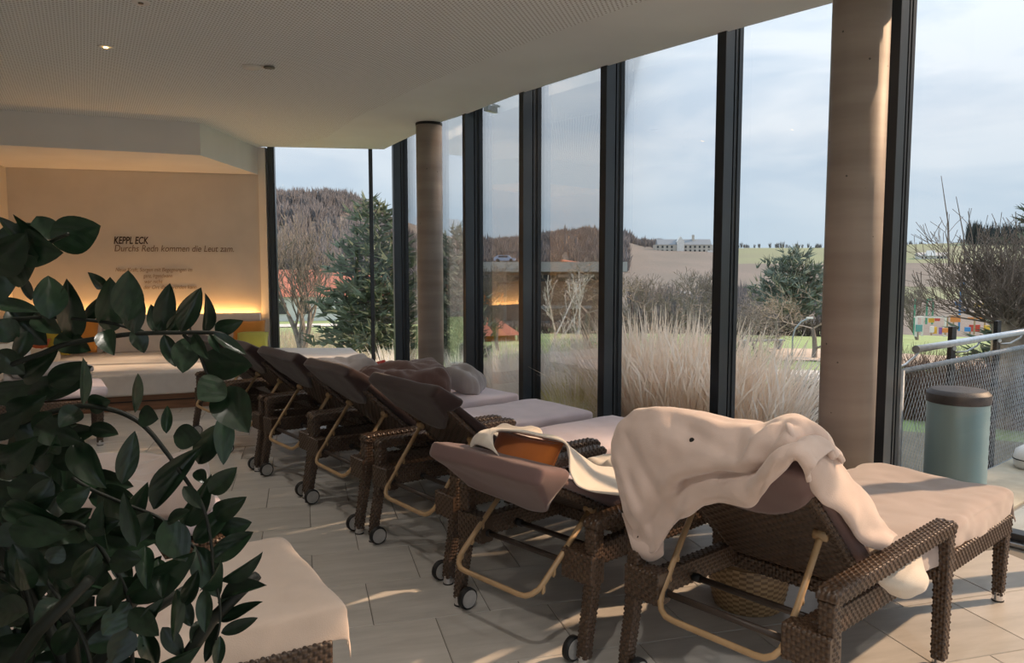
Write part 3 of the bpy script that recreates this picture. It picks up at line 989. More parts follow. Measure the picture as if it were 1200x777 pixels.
mb = MB(); mb.box((-7.6, -.1, 1.9), (-3.8, .02, 2.9)); mb.build('orange_panel', M['orange_sign'], o)
for x in (-9, -6.4, -3.6, -.8, 2, 4.8):
    mb = MB(); mb.box((x - .12, -1.0, 0), (x + .12, -.76, zt - .8)); mb.build('post', M['bark_grey'], o)
mb = MB(); mb.tube([(1.3, -1.25, zt + .1), (2.9, 1.5, zt - .1)], .12, 6); mb.build('roof_pipe', M['roof_red'], o)
# blue car parked on the roof deck
q = Vector((p.x - 3.7, p.y + 1.2, bz + zt))
cr_ = tag(empty('car', tuple(q), math.radians(-4)), 'pale blue car parked on the flat roof of the brown building', 'car')
M['car_blue'] = pm('pale_blue_paint', (0.24, 0.34, 0.50), 0.35)
mb = MB(); prof = [(-1.9, .25), (1.9, .25), (1.95, .65), (1.2, .75), (.7, 1.2), (-1.2, 1.22), (-1.9, .8)]
n_ = len(prof); vs = [(x, -.8, z) for x, z in prof] + [(x, .8, z) for x, z in prof]
mb.add(vs, [tuple(range(n_)), tuple(range(2 * n_ - 1, n_ - 1, -1))] + [(i, n_ + i, n_ + (i + 1) % n_, (i + 1) % n_) for i in range(n_)])
mb.build('body', M['car_blue'], cr_)
for x in (-1.2, 1.2):
    for y in (-.8, .8):
        mb = MB(); mb.lathe([(.3, -.1), (.3, .1)], (x, y, .3), 12, axis='y'); mb.build('wheel', M['gasket'], cr_)
mb = MB(); mb.box((-1.1, -.83, .82), (.6, .83, 1.1)); mb.build('side_glass', M['dark_glass'], cr_)
cr_.scale = (.5, .5, .5)
# small pavilion with orange-red hip roof
p = gpt(574, 38); bz = p.z
o = tag(empty('garden_pavilion', (p.x, p.y, bz), .3), 'small pavilion with a red hipped roof behind the pale grasses', 'pavilion')
z0 = 1.55 + (312 - 391) / F * 38 - bz; z1 = 1.55 + (312 - 367) / F * 38 - bz
mb = MB(); mb.add([(-1.3, -1.3, z0), (1.3, -1.3, z0), (1.3, 1.3, z0), (-1.3, 1.3, z0), (0, 0, z1)], [(0, 1, 4), (1, 2, 4), (2, 3, 4), (3, 0, 4), (3, 2, 1, 0)])
mb.build('roof', M['roof_red'], o)
mb = MB(); mb.box((-1.0, -1.0, 0), (1.0, 1.0, z0)); mb.build('wall', M['orange_sign'], o)
for x in (-1.15, 1.15):
    mb = MB(); mb.box((x - .06, -1.2, 0), (x + .06, -1.08, z0)); mb.build('post', M['bark_brown'], o)
# castle-like hotel on the ridge
d = 360; xm = (800 - 600) / F * d; bz = ground_z(xm, d) - 1.0
sc_ = d / F
o = tag(empty('hilltop_mansion', (xm, d, bz)), 'long hilltop mansion with slate roof and central gable on the ridge', 'mansion')
Z = lambda py: 1.55 + (312 - py) * sc_ - bz
X = lambda px: (px - 800) * sc_
mb = MB(); mb.box((X(767), 0, 0), (X(834), 6, Z(287))); mb.build('wall', M['stone_wall'], o)
mb = MB(); gable(mb, X(770), X(832), 0, 6, Z(287), Z(280.5), .2); mb.build('roof', M['slate'], o)
mb = MB(); mb.box((X(792), -1, 0), (X(800), 3, Z(284))); mb.add([(X(791.5), -1, Z(284)), (X(800.5), -1, Z(284)), (X(796), -1, Z(277.5)), (X(791.5), 3, Z(284)), (X(800.5), 3, Z(284)), (X(796), 3, Z(277.5))],
    [(0, 1, 2), (4, 3, 5), (0, 2, 5, 3), (1, 4, 5, 2), (0, 3, 4, 1)]); mb.build('gable', M['wall_white'], o)
mb = MB(); mb.box((X(811), 2, Z(283)), (X(813.5), 3, Z(275.5))); mb.build('chimney', M['stone_wall'], o)
for k in range(12):
    px = 770 + k * 5.4
    if 790 < px < 801: continue
    for zz in (289.5, 294):
        mb = MB(); mb.box((X(px - 1.1), -.12, Z(zz + 1.3)), (X(px + 1.1), .1, Z(zz - 1.3))); mb.build('window', M['dark_glass'], o)
mb = MB(); mb.box((X(824), -8, 0), (X(842), -6, Z(294))); mb.build('terrace_wall', M['wall_white'], o)
# farm on the green slope at the right
d = 240; xm = (1092 - 600) / F * d; bz = ground_z(xm, d) - .3
o = tag(empty('white_farmhouse', (xm, d, bz), -.2), 'small white farmhouse on the green slope right of the near column', 'house')
mb = MB(); mb.box((-4.2, 0, 0), (4.2, 4, 1.3)); mb.build('wall', M['wall_white'], o)
mb = MB(); gable(mb, -4.2, 4.2, 0, 4, 1.3, 2.3); mb.build('roof', M['fascia'], o)
mb = MB(); gable(mb, -1.9, .3, -.6, 1.5, 1.2, 2.9, .1); mb.build('gable', M['wall_white'], o)
for x in (-3.2, -2.2, 1.2, 2.2, 3.2):
    mb = MB(); mb.box((x - .25, -.05, .4), (x + .25, .1, 1.0)); mb.build('window', M['dark_glass'], o)
# low white sheds on the vineyard slope
d = 115
for k, (px, w, lb) in enumerate(((757, 12, 'left of the row'), (775, 14, 'second of the row'), (793, 16, 'third of the row'), (806, 8, 'right end of the row'))):
    xm = (px - 600) / F * d; bz = ground_z(xm, d)
    o = tag(empty('vineyard_shed', (xm, d, bz)), 'low white shed on the brown slope, ' + lb, 'shed')
    sc_ = d / F
    mb = MB(); mb.box((-w / 2 * sc_, 0, 0), (w / 2 * sc_, 1.5, .55)); mb.build('wall', M['wall_white'], o)
    mb = MB(); gable(mb, -w / 2 * sc_, w / 2 * sc_, 0, 1.5, .55, .85, .05); mb.build('roof', M['fascia'], o)

# ------------------------------------------------------------------ dry ornamental grasses just outside the glass
def grass_mat(name, c1, c2):
    m = pm(name, c1, 0.9, (6, .3), col2=c2)          # thin straw lets light through
    nt = m.node_tree; N, L = nt.nodes, nt.links
    b = [n for n in N if n.type == 'BSDF_PRINCIPLED'][0]; out = [n for n in N if n.type == 'OUTPUT_MATERIAL'][0]
    tl = N.new('ShaderNodeBsdfTranslucent'); src = b.inputs['Base Color'].links[0].from_socket; L.new(src, tl.inputs['Color'])
    mx = N.new('ShaderNodeMixShader'); mx.inputs[0].default_value = .62
    L.new(b.outputs[0], mx.inputs[1]); L.new(tl.outputs[0], mx.inputs[2]); L.new(mx.outputs[0], out.inputs['Surface'])
    return m
M['grass_gold'] = grass_mat('dry_golden_grass', (0.95, 0.84, 0.72), (0.82, 0.69, 0.56))
M['grass_pale'] = grass_mat('bleached_grass', (0.92, 0.86, 0.79), (0.80, 0.73, 0.66))
M['grass_yellow'] = grass_mat('yellow_green_grass', (0.70, 0.62, 0.26), (0.52, 0.46, 0.2))
M['grass_low'] = grass_mat('low_dry_meadow', (0.55, 0.48, 0.37), (0.40, 0.35, 0.26))
def blades(mb, rnd, c, n, hgt, rad, wid=.006, lean=.5, plume=.4):
    for k in range(n):
        a = rnd.uniform(0, 2 * PI); q = rad * .35 * math.sqrt(rnd.random())
        b0 = Vector((c[0] + q * math.cos(a), c[1] + q * math.sin(a), c[2]))
        a += rnd.gauss(0, .9)
        pl_ = plume and rnd.random() < .16
        L = hgt * (rnd.uniform(.85, 1.08) if pl_ else rnd.uniform(.4, 1.0))
        ln = lean * rnd.uniform(.1, 1.35) * (1.5 - L / hgt * .6)
        d = Vector((math.cos(a) * ln, math.sin(a) * ln, 1)).normalized()
        s = Vector((-math.sin(a + rnd.uniform(-1, 1)), math.cos(a + rnd.uniform(-1, 1)), 0)) * wid * rnd.uniform(.6, 1.3)
        p = b0; vs = []
        drop = rnd.uniform(.25, .75) * (ln + .15)
        for j in range(5):
            w = (1, .95, .75, .5 , .06)[j]
            if pl_: w = (.5, .45, .5, 1.7, .2)[j]
            vs += [p - s * w, p + s * w]
            p = p + d * (L / 4); d = (d + Vector((math.cos(a), math.sin(a), -.9)) * drop * .28 * (j * .5 + .3)).normalized()
        mb.add(vs, [(2 * j, 2 * j + 1, 2 * j + 3, 2 * j + 2) for j in range(4)])
CL = [ # px, distance, top row, radius, mat, blades, label
    (742, 7.9, 392, .40, 'grass_gold', 1300, 'tall golden dry grass clump right beside the third big post'),
    (778, 7.7, 389, .52, 'grass_gold', 1900, 'tallest golden dry grass clump in the middle of the third pane'),
    (820, 7.5, 396, .50, 'grass_gold', 1700, 'golden dry grass clump at the right of the third pane'),
    (872, 7.4, 408, .46, 'grass_gold', 1700, 'golden dry grass clump right of the fourth post'),
    (908, 7.3, 428, .40, 'grass_pale', 1100, 'pale arching grass clump beside the dark shrub'),
    (692, 8.8, 405, .45, 'grass_pale', 1400, 'bleached feathery grass clump left of the third post'),
    (655, 9.0, 415, .45, 'grass_pale', 1300, 'bleached grass clump just right of the second slim post'),
    (676, 7.9, 446, .26, 'grass_yellow', 700, 'low yellow-green grass tuft in front of the bleached clumps'),
    (606, 9.6, 412, .42, 'grass_pale', 1200, 'pale plumed grass clump in the pane left of the second slim post'),
    (580, 10.2, 422, .40, 'grass_pale', 1000, 'pale grass clump at the left of that same pane, further out'),
    (540, 11.5, 418, .40, 'grass_pale', 1000, 'pale grass clump right beside the far concrete column'),
    (462, 13.6, 412, .45, 'grass_pale', 900, 'pale grass clump at the far corner of the glass'),
]
for px, d, yt, rad, mt, n, lb in CL:
    p = gpt(px, d); hgt = (1.55 + (312 - yt) / F * d - p.z) * 1.2
    mb = MB(); blades(mb, random.Random(int(px)), (0, 0, -.03), int(n * .95), hgt, rad * 1.7, .0052, .55)
    o = tag(mb.build('ornamental_grass', M[mt]), lb, 'grass'); o.location = p
# low dry meadow beyond the far window and along the bed
mb = MB(); rnd = random.Random(77)
for k in range(2600):
    px = rnd.uniform(290, 490); d = rnd.uniform(14, 40)
    p = gpt(px, d); blades(mb, rnd, p, 4, rnd.uniform(.35, .85), .5, .016, .5, 0)
tag(mb.build('dry_meadow', M['grass_low']), 'low dry meadow grass outside the far window', 'grass', kind='stuff')
mb = MB()
for k in range(900):
    px = rnd.uniform(480, 1000); d = rnd.uniform(7.2, 13) * (1.0 if px > 620 else 1.5)
    p = gpt(px, d)
    if facade_dist(p.x, p.y) < .5: continue
    blades(mb, rnd, p, 4, rnd.uniform(.15, .4), .3, .008, .7, 0)
tag(mb.build('bed_undergrowth', M['grass_low']), 'short dry undergrowth around the grass clumps', 'grass', kind='stuff')
# brown leafless shrubs and the hedge behind the mesh fence
M['shrub_dark'] = pm('russet_twigs', (0.17, 0.11, 0.085), 0.95, (5, .4))
pts = [gpt(px, d) for px, d in ((925, 8.6), (938, 8.4), (950, 8.8), (932, 9.2), (945, 8.2))]
twig_mass('leafless_shrub', 'dark russet leafless shrub between the grass and the near column', 'shrub', pts, .8, 150, M['shrub_dark'], 15, r=.006, spread=.55)
pts = [gpt(px, 11.0 - (px - 1050) * .006) for px in range(1040, 1290, 7)]
twig_mass('leafless_hedge', 'russet leafless hedge behind the wire mesh fence', 'hedge', pts, 1.05, 130, M['shrub_dark'], 16, r=.006, spread=.4)
pts = [gpt(px, 14.5) for px in range(925, 1010, 9)]
twig_mass('leafless_hedge', 'brown low hedge beyond the shrub, left of the near column', 'hedge', pts, .55, 60, M['hedge_brown'], 17, r=.008, spread=.4)
# pollarded bare tree at the right edge
p = gpt(1182, 10.0)
rnd = random.Random(50)
tr, cr = MB(), MB()
top = 1.55 + (312 - 372) / F * 10 - p.z
tr.tube([(0, 0, -.1), (.03, 0, top * .5), (0, .03, top)], [.19, .16, .2], 10)
segs = []
for k in range(64):
    a = rnd.uniform(0, 2 * PI); el = rnd.uniform(.05, 1.3)
    d = Vector((math.cos(a) * math.cos(el), math.sin(a) * math.cos(el), math.sin(el)))
    grow(rnd, Vector((d.x * .12, d.y * .12, top * rnd.uniform(.88, 1.0))), d, rnd.uniform(.34, .60), .017, 3, segs, .42, .16, (2, 3), .76, .16, .0035)
for k in range(16):                                     # long straight water shoots
    a = rnd.uniform(0, 2 * PI); q = rnd.uniform(.1, .9)
    b0 = Vector((q * math.cos(a), q * math.sin(a), top + rnd.uniform(.2, .7)))
    b1 = b0 + Vector((math.cos(a) * .15, math.sin(a) * .15, rnd.uniform(.7, 1.35))); mid = (b0 + b1) / 2 + Vector((.04, 0, 0))
    segs += [(b0, mid, .011, .008), (mid, b1, .008, .004)]
segs_to_mb(cr, segs, 4)
o = tag(empty('pollarded_tree', tuple(p)), 'pollarded leafless tree with long upright shoots behind the handrail', 'tree')
M['bark_tan'] = pm('tan_bark', (0.33, 0.27, 0.21), 0.9, (9, .3)); tr.build('trunk', M['bark_tan'], o)
M['twig_mid'] = pm('olive_brown_twigs', (0.17, 0.135, 0.11), 0.9, (5, .3)); cr.build('shoots', M['twig_mid'], o)

# ------------------------------------------------------------------ park furniture and playground
M['green_paint'] = pm('green_paint', (0.07, 0.22, 0.17), 0.5)
p = gpt(943, 9.0); o = tag(empty('fence_stake', tuple(p)), 'thin dark green stake beside the russet shrub', 'stake')
mb = MB(); mb.tube([(0, 0, -.1), (0, 0, .62)], .02, 8); mb.build('stake', M['green_paint'], o); mb = MB(); mb.lathe([(.024, .62), (.01, .645)], n=8); mb.build('cap', M['gasket'], o)
p = gpt(929, 28); o = tag(empty('park_lamp', tuple(p)), 'curved grey lamp post on the lawn left of the near column', 'lamp post')
mb = MB(); mb.tube([(0, 0, 0), (0, 0, 1.0), (.08, 0, 1.35), (.3, 0, 1.6), (.55, 0, 1.72)], .03, 6); mb.build('post', M['galv'], o)
mb = MB(); mb.cbox((.6, 0, 1.74), .22, .12, .06); mb.build('lamp_head', M['white_plastic'], o)
for px, d, lb in ((655, 27.5, 'grey picnic bench on the lawn behind the bleached grass'), (893, 33, 'low wooden bench frame on the lawn beside the lamp post')):
    p = gpt(px, d); o = tag(empty('park_bench', tuple(p), .2), lb, 'bench')
    mb = MB(); mb.box((-1.0, -.2, .40), (1.0, .2, .46)); mb.build('seat', M['galv'], o)
    for x in (-.8, .8):
        mb = MB(); mb.box((x - .05, -.18, 0), (x + .05, .18, .40)); mb.build('leg', M['galv'], o)
PC = {k: pm('play_' + k, c, 0.55) for k, c in dict(red=(.50, .06, .05), yellow=(.65, .40, .05), blue=(.05, .22, .55), green=(.08, .28, .20), orange=(.60, .22, .06), white=(.65, .65, .63), teal=(.10, .32, .32), purple=(.2, .1, .35), wood=(.36, .25, .16)).items()}
def post_box(o, nm, x0, x1, z0, z1, c, y=0.0, dp=.08):
    mb = MB(); mb.box((x0, y - dp / 2, z0), (x1, y + dp / 2, z1)); mb.build(nm, PC[c], o)
def playset(name, label, px, d, parts):
    p = gpt(px, d); k = d / F
    o = tag(empty(name, tuple(p)), label, 'play equipment')
    zz = lambda py: 1.55 + (312 - py) * k - p.z
    for nm, xa, xb, ya, yb, c in parts: post_box(o, nm, (xa - px) * k, (xb - px) * k, zz(yb), zz(ya), c, random.uniform(-.3, .3))
    return o
playset('climbing_frame', 'white play frame with red and yellow panels at the left of the playground', 1088, 33,
        [('beam', 1069, 1104, 370, 372, 'white'), ('post', 1069, 1071, 370, 394, 'white'), ('post', 1081, 1082.5, 370, 394, 'white'), ('post', 1102, 1104, 370, 394, 'white'),
         ('panel', 1088, 1094, 373, 378, 'yellow'), ('panel', 1094, 1099, 373, 376, 'red'), ('panel', 1069, 1076, 380, 388, 'teal'), ('panel', 1075, 1080, 382, 386, 'red')])
playset('play_panel_wall', 'row of orange and purple play panels in the middle of the playground', 1102, 32,
        [('panel', 1099, 1111, 384, 389, 'orange'), ('panel', 1093, 1096.5, 383, 391, 'yellow'), ('panel', 1096.5, 1099, 383, 391, 'purple'), ('panel', 1086, 1090, 382, 389, 'white'), ('post', 1090, 1091, 383, 393, 'wood'), ('post', 1110, 1111.5, 383, 393, 'wood')])
playset('play_house', 'orange wooden play house beside the blue mast', 1116, 36,
        [('wall', 1110, 1121, 371, 377, 'orange'), ('roof', 1109, 1122, 369, 371, 'wood'), ('post', 1110, 1111, 371, 386, 'wood'), ('post', 1120, 1121, 371, 386, 'wood')])
playset('blue_mast', 'tall blue play mast with ring beads', 1124, 36,
        [('mast', 1123.3, 1124.7, 332, 388, 'blue'), ('bead', 1121.8, 1126.2, 331, 335, 'blue'), ('bead', 1121.5, 1126.5, 354, 358, 'blue'), ('bead', 1122, 1126, 361, 364, 'blue')])
playset('red_slide_tower', 'red climbing tower with a yellow roof panel behind the handrail', 1147, 34,
        [('wall', 1139, 1151, 381, 389, 'red'), ('wall', 1151, 1157, 381, 387, 'yellow'), ('panel', 1127, 1133, 383, 388, 'blue'), ('roof', 1135, 1146, 355, 359, 'yellow'), ('post', 1139, 1140, 357, 392, 'wood'), ('post', 1156, 1157, 357, 392, 'wood'), ('post', 1133, 1134, 383, 394, 'wood'), ('floor', 1134, 1157, 372, 374, 'orange')])
playset('swing_frame', 'green swing frame at the far left of the playground', 1086, 40,
        [('post', 1085, 1086.5, 351, 380, 'green'), ('post', 1090, 1091.5, 353, 380, 'green'), ('beam', 1083, 1092, 350, 352, 'green'), ('post', 1067, 1068, 350, 392, 'green')])
playset('play_cube', 'blue and yellow play cube close behind the handrail', 1163, 17,
        [('panel', 1159, 1167, 396, 405, 'blue'), ('panel', 1167, 1171.5, 397, 406, 'yellow'), ('panel', 1184, 1188, 391, 404, 'orange'), ('panel', 1186, 1189.5, 399, 404, 'blue'), ('post', 1159, 1160, 394, 430, 'wood'), ('post', 1187, 1188.5, 394, 430, 'wood')])

# ------------------------------------------------------------------ terrace, curb, mesh fence, handrail, bin
FA = Vector((2.60, 5.08)); FB = Vector((4.75, 6.90)); fd = (FB - FA).normalized(); fn = Vector((fd.y, -fd.x))   # fn points to the terrace side
TZ = -0.08
poly = [FA + fn * .05 - fd * .15, FB + fd * 6 + fn * .05, FB + fd * 6 + fn * 6, FA + fn * 6.2 + fd * 3.5]
g1 = [v2(p) for p in GL]
side = [mull[6] + (mull[6] - mull[5]).normalized() * -0.05 + facade_n(6) * .1] + [mull[i] + facade_n(i) * .1 for i in range(7, 12)]
terr_poly = [tuple(FA + fn * .05)] + [tuple(FA + fn * .05 + fd * 9)] + [(12.5, 6.0)] + [tuple(p) for p in reversed(side)]
mb = MB(); mb.prism(terr_poly[::-1], TZ - .35, TZ - .006)
terrace = tag(mb.build('terrace', M['grout']), kind='structure')
pt = MB(); pg = .596 / 2
pt.add([(-pg, -pg, -.006), (pg, -pg, -.006), (pg, pg, -.006), (-pg, pg, -.006), (-pg + .003, -pg + .003, 0), (pg - .003, -pg + .003, 0), (pg - .003, pg - .003, 0), (-pg + .003, pg - .003, 0)],
       [(4, 5, 6, 7), (0, 1, 5, 4), (1, 2, 6, 5), (2, 3, 7, 6), (3, 0, 4, 7)])
paver_me = pt.mesh('paving_tile', M['paver'])
ang = math.atan2(fd.y, fd.x)
for i in range(-2, 13):
    for j in range(0, 10):
        c = FA + fd * (.35 + .6 * i) + fn * (.84 + .6 * j)
        cs = [c + fd * a + fn * b for a in (-.31, .31) for b in (-.31, .31)]
        if all(inside(q, terr_poly) for q in cs):
            o = bpy.data.objects.new('paving_tile', paver_me); link(o, terrace); o.location = (c.x, c.y, TZ); o.rotation_euler = (0, 0, ang)
M['curb'] = pm('weathered_concrete_curb', (0.40, 0.36, 0.28), 0.85, (5, .15), (40, .2))
mb = MB(); q = [FA + fn * .06 + fd * .1, FA + fd * 9 + fn * .06, FA + fd * 9 + fn * .52, FA + fn * .52 + fd * .1]
mb.prism([tuple(p) for p in q[::-1]], TZ - .2, TZ + .012); mb.build('curb', M['curb'], terrace, bevel=.006)
# fence
def fp(s, z, off=0.0): 
    c = FA + fd * s + fn * off
    return Vector((c.x, c.y, z))
FL = 7.0
o = tag(empty('mesh_fence', (FA.x, FA.y, 0)), 'stainless wire mesh fence with tube rails along the terrace edge', 'fence')
b = Vector((FA.x, FA.y, 0))
mb = MB(); mb.tube([fp(0, .85) - b, fp(FL, .85) - b], .019, 10); mb.build('top_rail', M['galv'], o, smooth=True)
mb = MB(); mb.tube([fp(0, -.13) - b, fp(FL, -.13) - b], .019, 10); mb.build('bottom_rail', M['galv'], o, smooth=True)
mb = MB(); mb.tube([fp(0, -.35) - b, fp(0, .86) - b], .019, 10); mb.build('end_post', M['galv'], o, smooth=True)
mb = MB(); rnd = random.Random(2)                       # lacing cord wound round the top rail
mb.tube([fp(s * .0125, .85 + .021 * math.sin(s * 2.4), .021 * math.cos(s * 2.4)) - b for s in range(int(3.4 / .0125))], .0032, 3, cap=False); tag(mb.build('lacing', M['steel'], o), kind='stuff')
for s in (1.02, 1.98, 3.2, 4.4, 5.6, 6.8):
    mb = MB(); c = fp(s, .3, -.07) - b; mb.cbox((c.x, c.y, c.z + .02), .085, .03, 1.55, ang); mb.build('post', M['black_metal'], o)
    for zz in (.93, .84):
        mb = MB(); c = fp(s, zz, -.053) - b; mb.lathe([(.016, -.012), (.012, .006)], (c.x, c.y, c.z), 10, axis='y'); mb.build('bolt', M['steel'], o)
mb = MB(); step = .052; z0, z1 = -.13, .85; hh = z1 - z0; slope = 1.55       # diamond net: zig-zag stainless wires
segs = []
nW = int((FL + hh / slope) / step)
for k in range(nW):
    for sg in (1, -1):
        s0 = k * step - (hh / slope if sg > 0 else 0); s1 = s0 + hh / slope
        a0, a1 = (s0, z0), (s1, z1)
        if sg < 0: a0, a1 = (s0, z1), (s1, z0)
        t0 = max(0, (0 - a0[0]) / (a1[0] - a0[0])); t1 = min(1, (FL - a0[0]) / (a1[0] - a0[0]))
        if t1 <= t0: continue
        p0 = fp(lerp(a0[0], a1[0], t0), lerp(a0[1], a1[1], t0), .004 * sg) - b; p1 = fp(lerp(a0[0], a1[0], t1), lerp(a0[1], a1[1], t1), .004 * sg) - b
        segs.append((p0, p1, .0021, .0021))
segs_to_mb(mb, segs, 3); tag(mb.build('wire_mesh', M['steel'], o), kind='stuff')
# handrail
o = tag(empty('handrail', (FA.x, FA.y, 0)), 'round stainless handrail running above the mesh fence', 'handrail')
mb = MB(); mb.tube([fp(.06, 1.0, .06) - b, fp(FL, 1.0, .06) - b], .0245, 16); mb.build('rail', M['steel'], o, smooth=True)
mb = MB(); c = fp(.055, 1.0, .06) - b; e = fp(.06, 1.0, .06) - b; mb.tube([c, e], .026, 16); mb.build('end_cap', M['galv'], o)
for s in (1.02, 1.98, 3.2, 4.4, 5.6, 6.8):
    mb = MB(); mb.tube([fp(s + .02, .9, -.05) - b, fp(s + .1, .905, .0) - b, fp(s + .17, .95, .05) - b, fp(s + .18, .978, .06) - b], .007, 6); mb.build('bracket', M['steel'], o, smooth=True)
mb = MB(); mb.tube([fp(-.12, .86, -.02) - b, fp(.0, .90, .02) - b, fp(.09, .955, .05) - b, fp(.1, .98, .06) - b], .007, 6); mb.build('bracket', M['steel'], o, smooth=True)
# bin
p = at_y(1121.5, 500, 5.05)
o = tag(empty('litter_bin', (p.x, p.y, TZ)), 'grey-green cylindrical bin with a black lid outside the glass', 'bin')
M['bin_green'] = pm('grey_green_metal', (0.21, 0.32, 0.345), 0.35, (1.5, .08), metal=.25)
M['bin_lid'] = pm('black_lid', (0.02, 0.022, 0.028), 0.55, (14, .4))
zt = 1.55 + (312 - 459) / F * 5.05 - TZ
mb = MB(); mb.lathe([(.182, 0), (.186, .02), (.186, zt - .055), (.18, zt - .05)], n=40); bb = mb.build('body', M['bin_green'], o, smooth=True, bevel=.002)
mb = MB(); mb.lathe([(.190, zt - .075), (.194, zt - .06), (.192, zt - .015), (.165, zt + .012), (.02, zt + .018)], n=40); mb.build('lid', M['bin_lid'], o, smooth=True, bevel=.003)
# white round lamp on the curb
p = at_y(1208, 545, 6.05)
o = tag(empty('terrace_light', (p.x, p.y, TZ + .012)), 'low round white terrace light standing on the curb', 'lamp')
mb = MB(); mb.lathe([(.10, 0), (.12, .03), (.125, .09), (.11, .15), (.06, .185), (.01, .19)], n=28); mb.build('shade', M['white_plastic'], o, smooth=True)
mb = MB(); mb.lathe([(.128, .075), (.128, .082)], n=28); mb.build('seam', M['gasket'], o)

# ================================================================== FITTINGS
def rbox(hx, hy, hz, r, nx=12, ny=10, nz_=4, fn=None):
    """rounded, subdivided box (half sizes); fn may displace each point"""
    mb = MB()
    def face(o, u, v, nu, nv):
        rows = []
        for i in range(nu + 1):
            row = []
            for j in range(nv + 1):
                p = o + u * (2 * i / nu - 1) + v * (2 * j / nv - 1)
                q = Vector((max(-hx + r, min(hx - r, p.x)), max(-hy + r, min(hy - r, p.y)), max(-hz + r, min(hz - r, p.z))))
                d = p - q
                p2 = q + d.normalized() * r if d.length > 1e-9 else p
                row.append(fn(p2) if fn else p2)
            rows.append(row)
        mb.grid(rows)
    X, Y, Z = Vector((hx, 0, 0)), Vector((0, hy, 0)), Vector((0, 0, hz))
    face(Z, X, Y, nx, ny); face(-Z, Y, X, ny, nx); face(X, Y, Z, ny, nz_); face(-X, Z, Y, nz_, ny); face(Y, Z, X, nz_, nx); face(-Y, X, Z, nx, nz_)
    return weld(mb)
def weld(mb, eps=1e-5):
    idx, vs, mp = {}, [], []
    for v in mb.v:
        k = (round(v[0] / eps), round(v[1] / eps), round(v[2] / eps))
        if k not in idx: idx[k] = len(vs); vs.append(v)
        mp.append(idx[k])
    fs, mi = [], []
    for f, m in zip(mb.f, mb.mi):
        g_ = []
        for i in f:
            if mp[i] not in g_: g_.append(mp[i])
        if len(g_) > 2: fs.append(tuple(g_)); mi.append(m)
    mb.v, mb.f, mb.mi = vs, fs, mi
    return mb
def fabric(name, col, rough=.9, fine=420, var=.06, sheen=.25, bump=.25, rand=0.0):
    return pm(name, col, rough, (7, var), (fine, bump, .002), spec=.2, sheen=sheen, rand=rand)
M['bench_fab'] = fabric('beige_bench_fabric', (0.68, 0.64, 0.61))
M['bench_wood'] = pm('brown_plinth_wood', (0.24, 0.115, 0.06), 0.5, (3, .25), stretch=(1, 1, 9))
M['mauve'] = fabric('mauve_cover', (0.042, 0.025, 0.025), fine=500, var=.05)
M['mauve_seat_lit'] = fabric('lit_mauve_seat_cover', (0.84, 0.735, 0.80), fine=500, var=.05)  # same cover fabric, window daylight painted into the seat colour
M['mauve_half_lit'] = fabric('half_lit_mauve_cover', (0.165, 0.105, 0.102), fine=500, var=.05)  # same cover fabric, partly lit tone painted in for the two near hoods
M['terry_pink'] = fabric('cream_pink_fleece', (0.66, 0.53, 0.475), fine=260, bump=.5, sheen=.6)
M['terry_white'] = fabric('cream_white_terry', (0.72, 0.66, 0.58), fine=260, bump=.5, sheen=.5)
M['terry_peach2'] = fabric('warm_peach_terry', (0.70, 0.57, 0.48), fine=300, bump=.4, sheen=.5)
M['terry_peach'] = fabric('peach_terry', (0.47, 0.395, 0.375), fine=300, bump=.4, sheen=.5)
M['grey_towel'] = fabric('grey_lilac_towel', (0.42, 0.39, 0.39), fine=260, bump=.5, sheen=.4)
M['blanket'] = fabric('brown_blanket', (0.125, 0.072, 0.062), fine=260, bump=.5, sheen=.4)
M['orange_fab'] = fabric('burnt_orange_velvet', (0.50, 0.15, 0.03), sheen=.5)
M['orange_light'] = fabric('orange_cotton', (0.62, 0.27, 0.06))
M['green_fab'] = fabric('lime_green_cotton', (0.46, 0.48, 0.09))
M['yellow_fab'] = fabric('mustard_cotton', (0.50, 0.42, 0.06))
M['red_fab'] = fabric('rust_red_cotton', (0.40, 0.09, 0.03))

# built-in bench along the text wall
f0, f1 = v2(BENCH_F0), v2(BENCH_F1)
bdir = (f1 - f0).normalized(); bn = Vector((-bdir.y, bdir.x))
bb = v2(at_z(412, 407.5, .40))
wallpt = lambda s, off=0.0: BW_L + BW_DIR * s + Vector((BW_DIR.y, -BW_DIR.x)) * off
lw_dir = Vector((math.sin(TILE_A), -math.cos(TILE_A)))
# front line meets the left wall
den = bdir.x * lw_dir.y - bdir.y * lw_dir.x
k = ((BW_L.x - f0.x) * lw_dir.y - (BW_L.y - f0.y) * lw_dir.x) / den
fl = f0 + bdir * k + bdir * .03
back_l = BW_L + Vector((.02, -.02)); back_r = Vector((-3.40, 10.80))
seat_poly = [tuple(fl), tuple(f1), tuple(bb), tuple(back_r), tuple(BW_R + Vector((0, -.02))), tuple(back_l)]
cx = sum(p[0] for p in seat_poly) / 6; cy = sum(p[1] for p in seat_poly) / 6
bench = tag(empty('built_in_bench', (cx, cy, 0)), 'long cream upholstered bench on a brown wooden plinth below the wall text', 'bench')
sh = lambda poly, k: [((p[0] - cx) * k, (p[1] - cy) * k) for p in poly]
mb = MB(); mb.prism(sh(seat_poly, 1.0), .165, .40); mb.build('seat', M['bench_fab'], bench, bevel=.022, seg=3)
pl = [fl + bn * .05, f1 + bn * .05 - bdir * .05, bb - bdir * .05 - bn * .05] + [v2(p) for p in seat_poly[3:]]
mb = MB(); mb.prism([(p[0] - cx, p[1] - cy) for p in pl], 0.0, .165); mb.build('plinth', M['bench_wood'], bench)
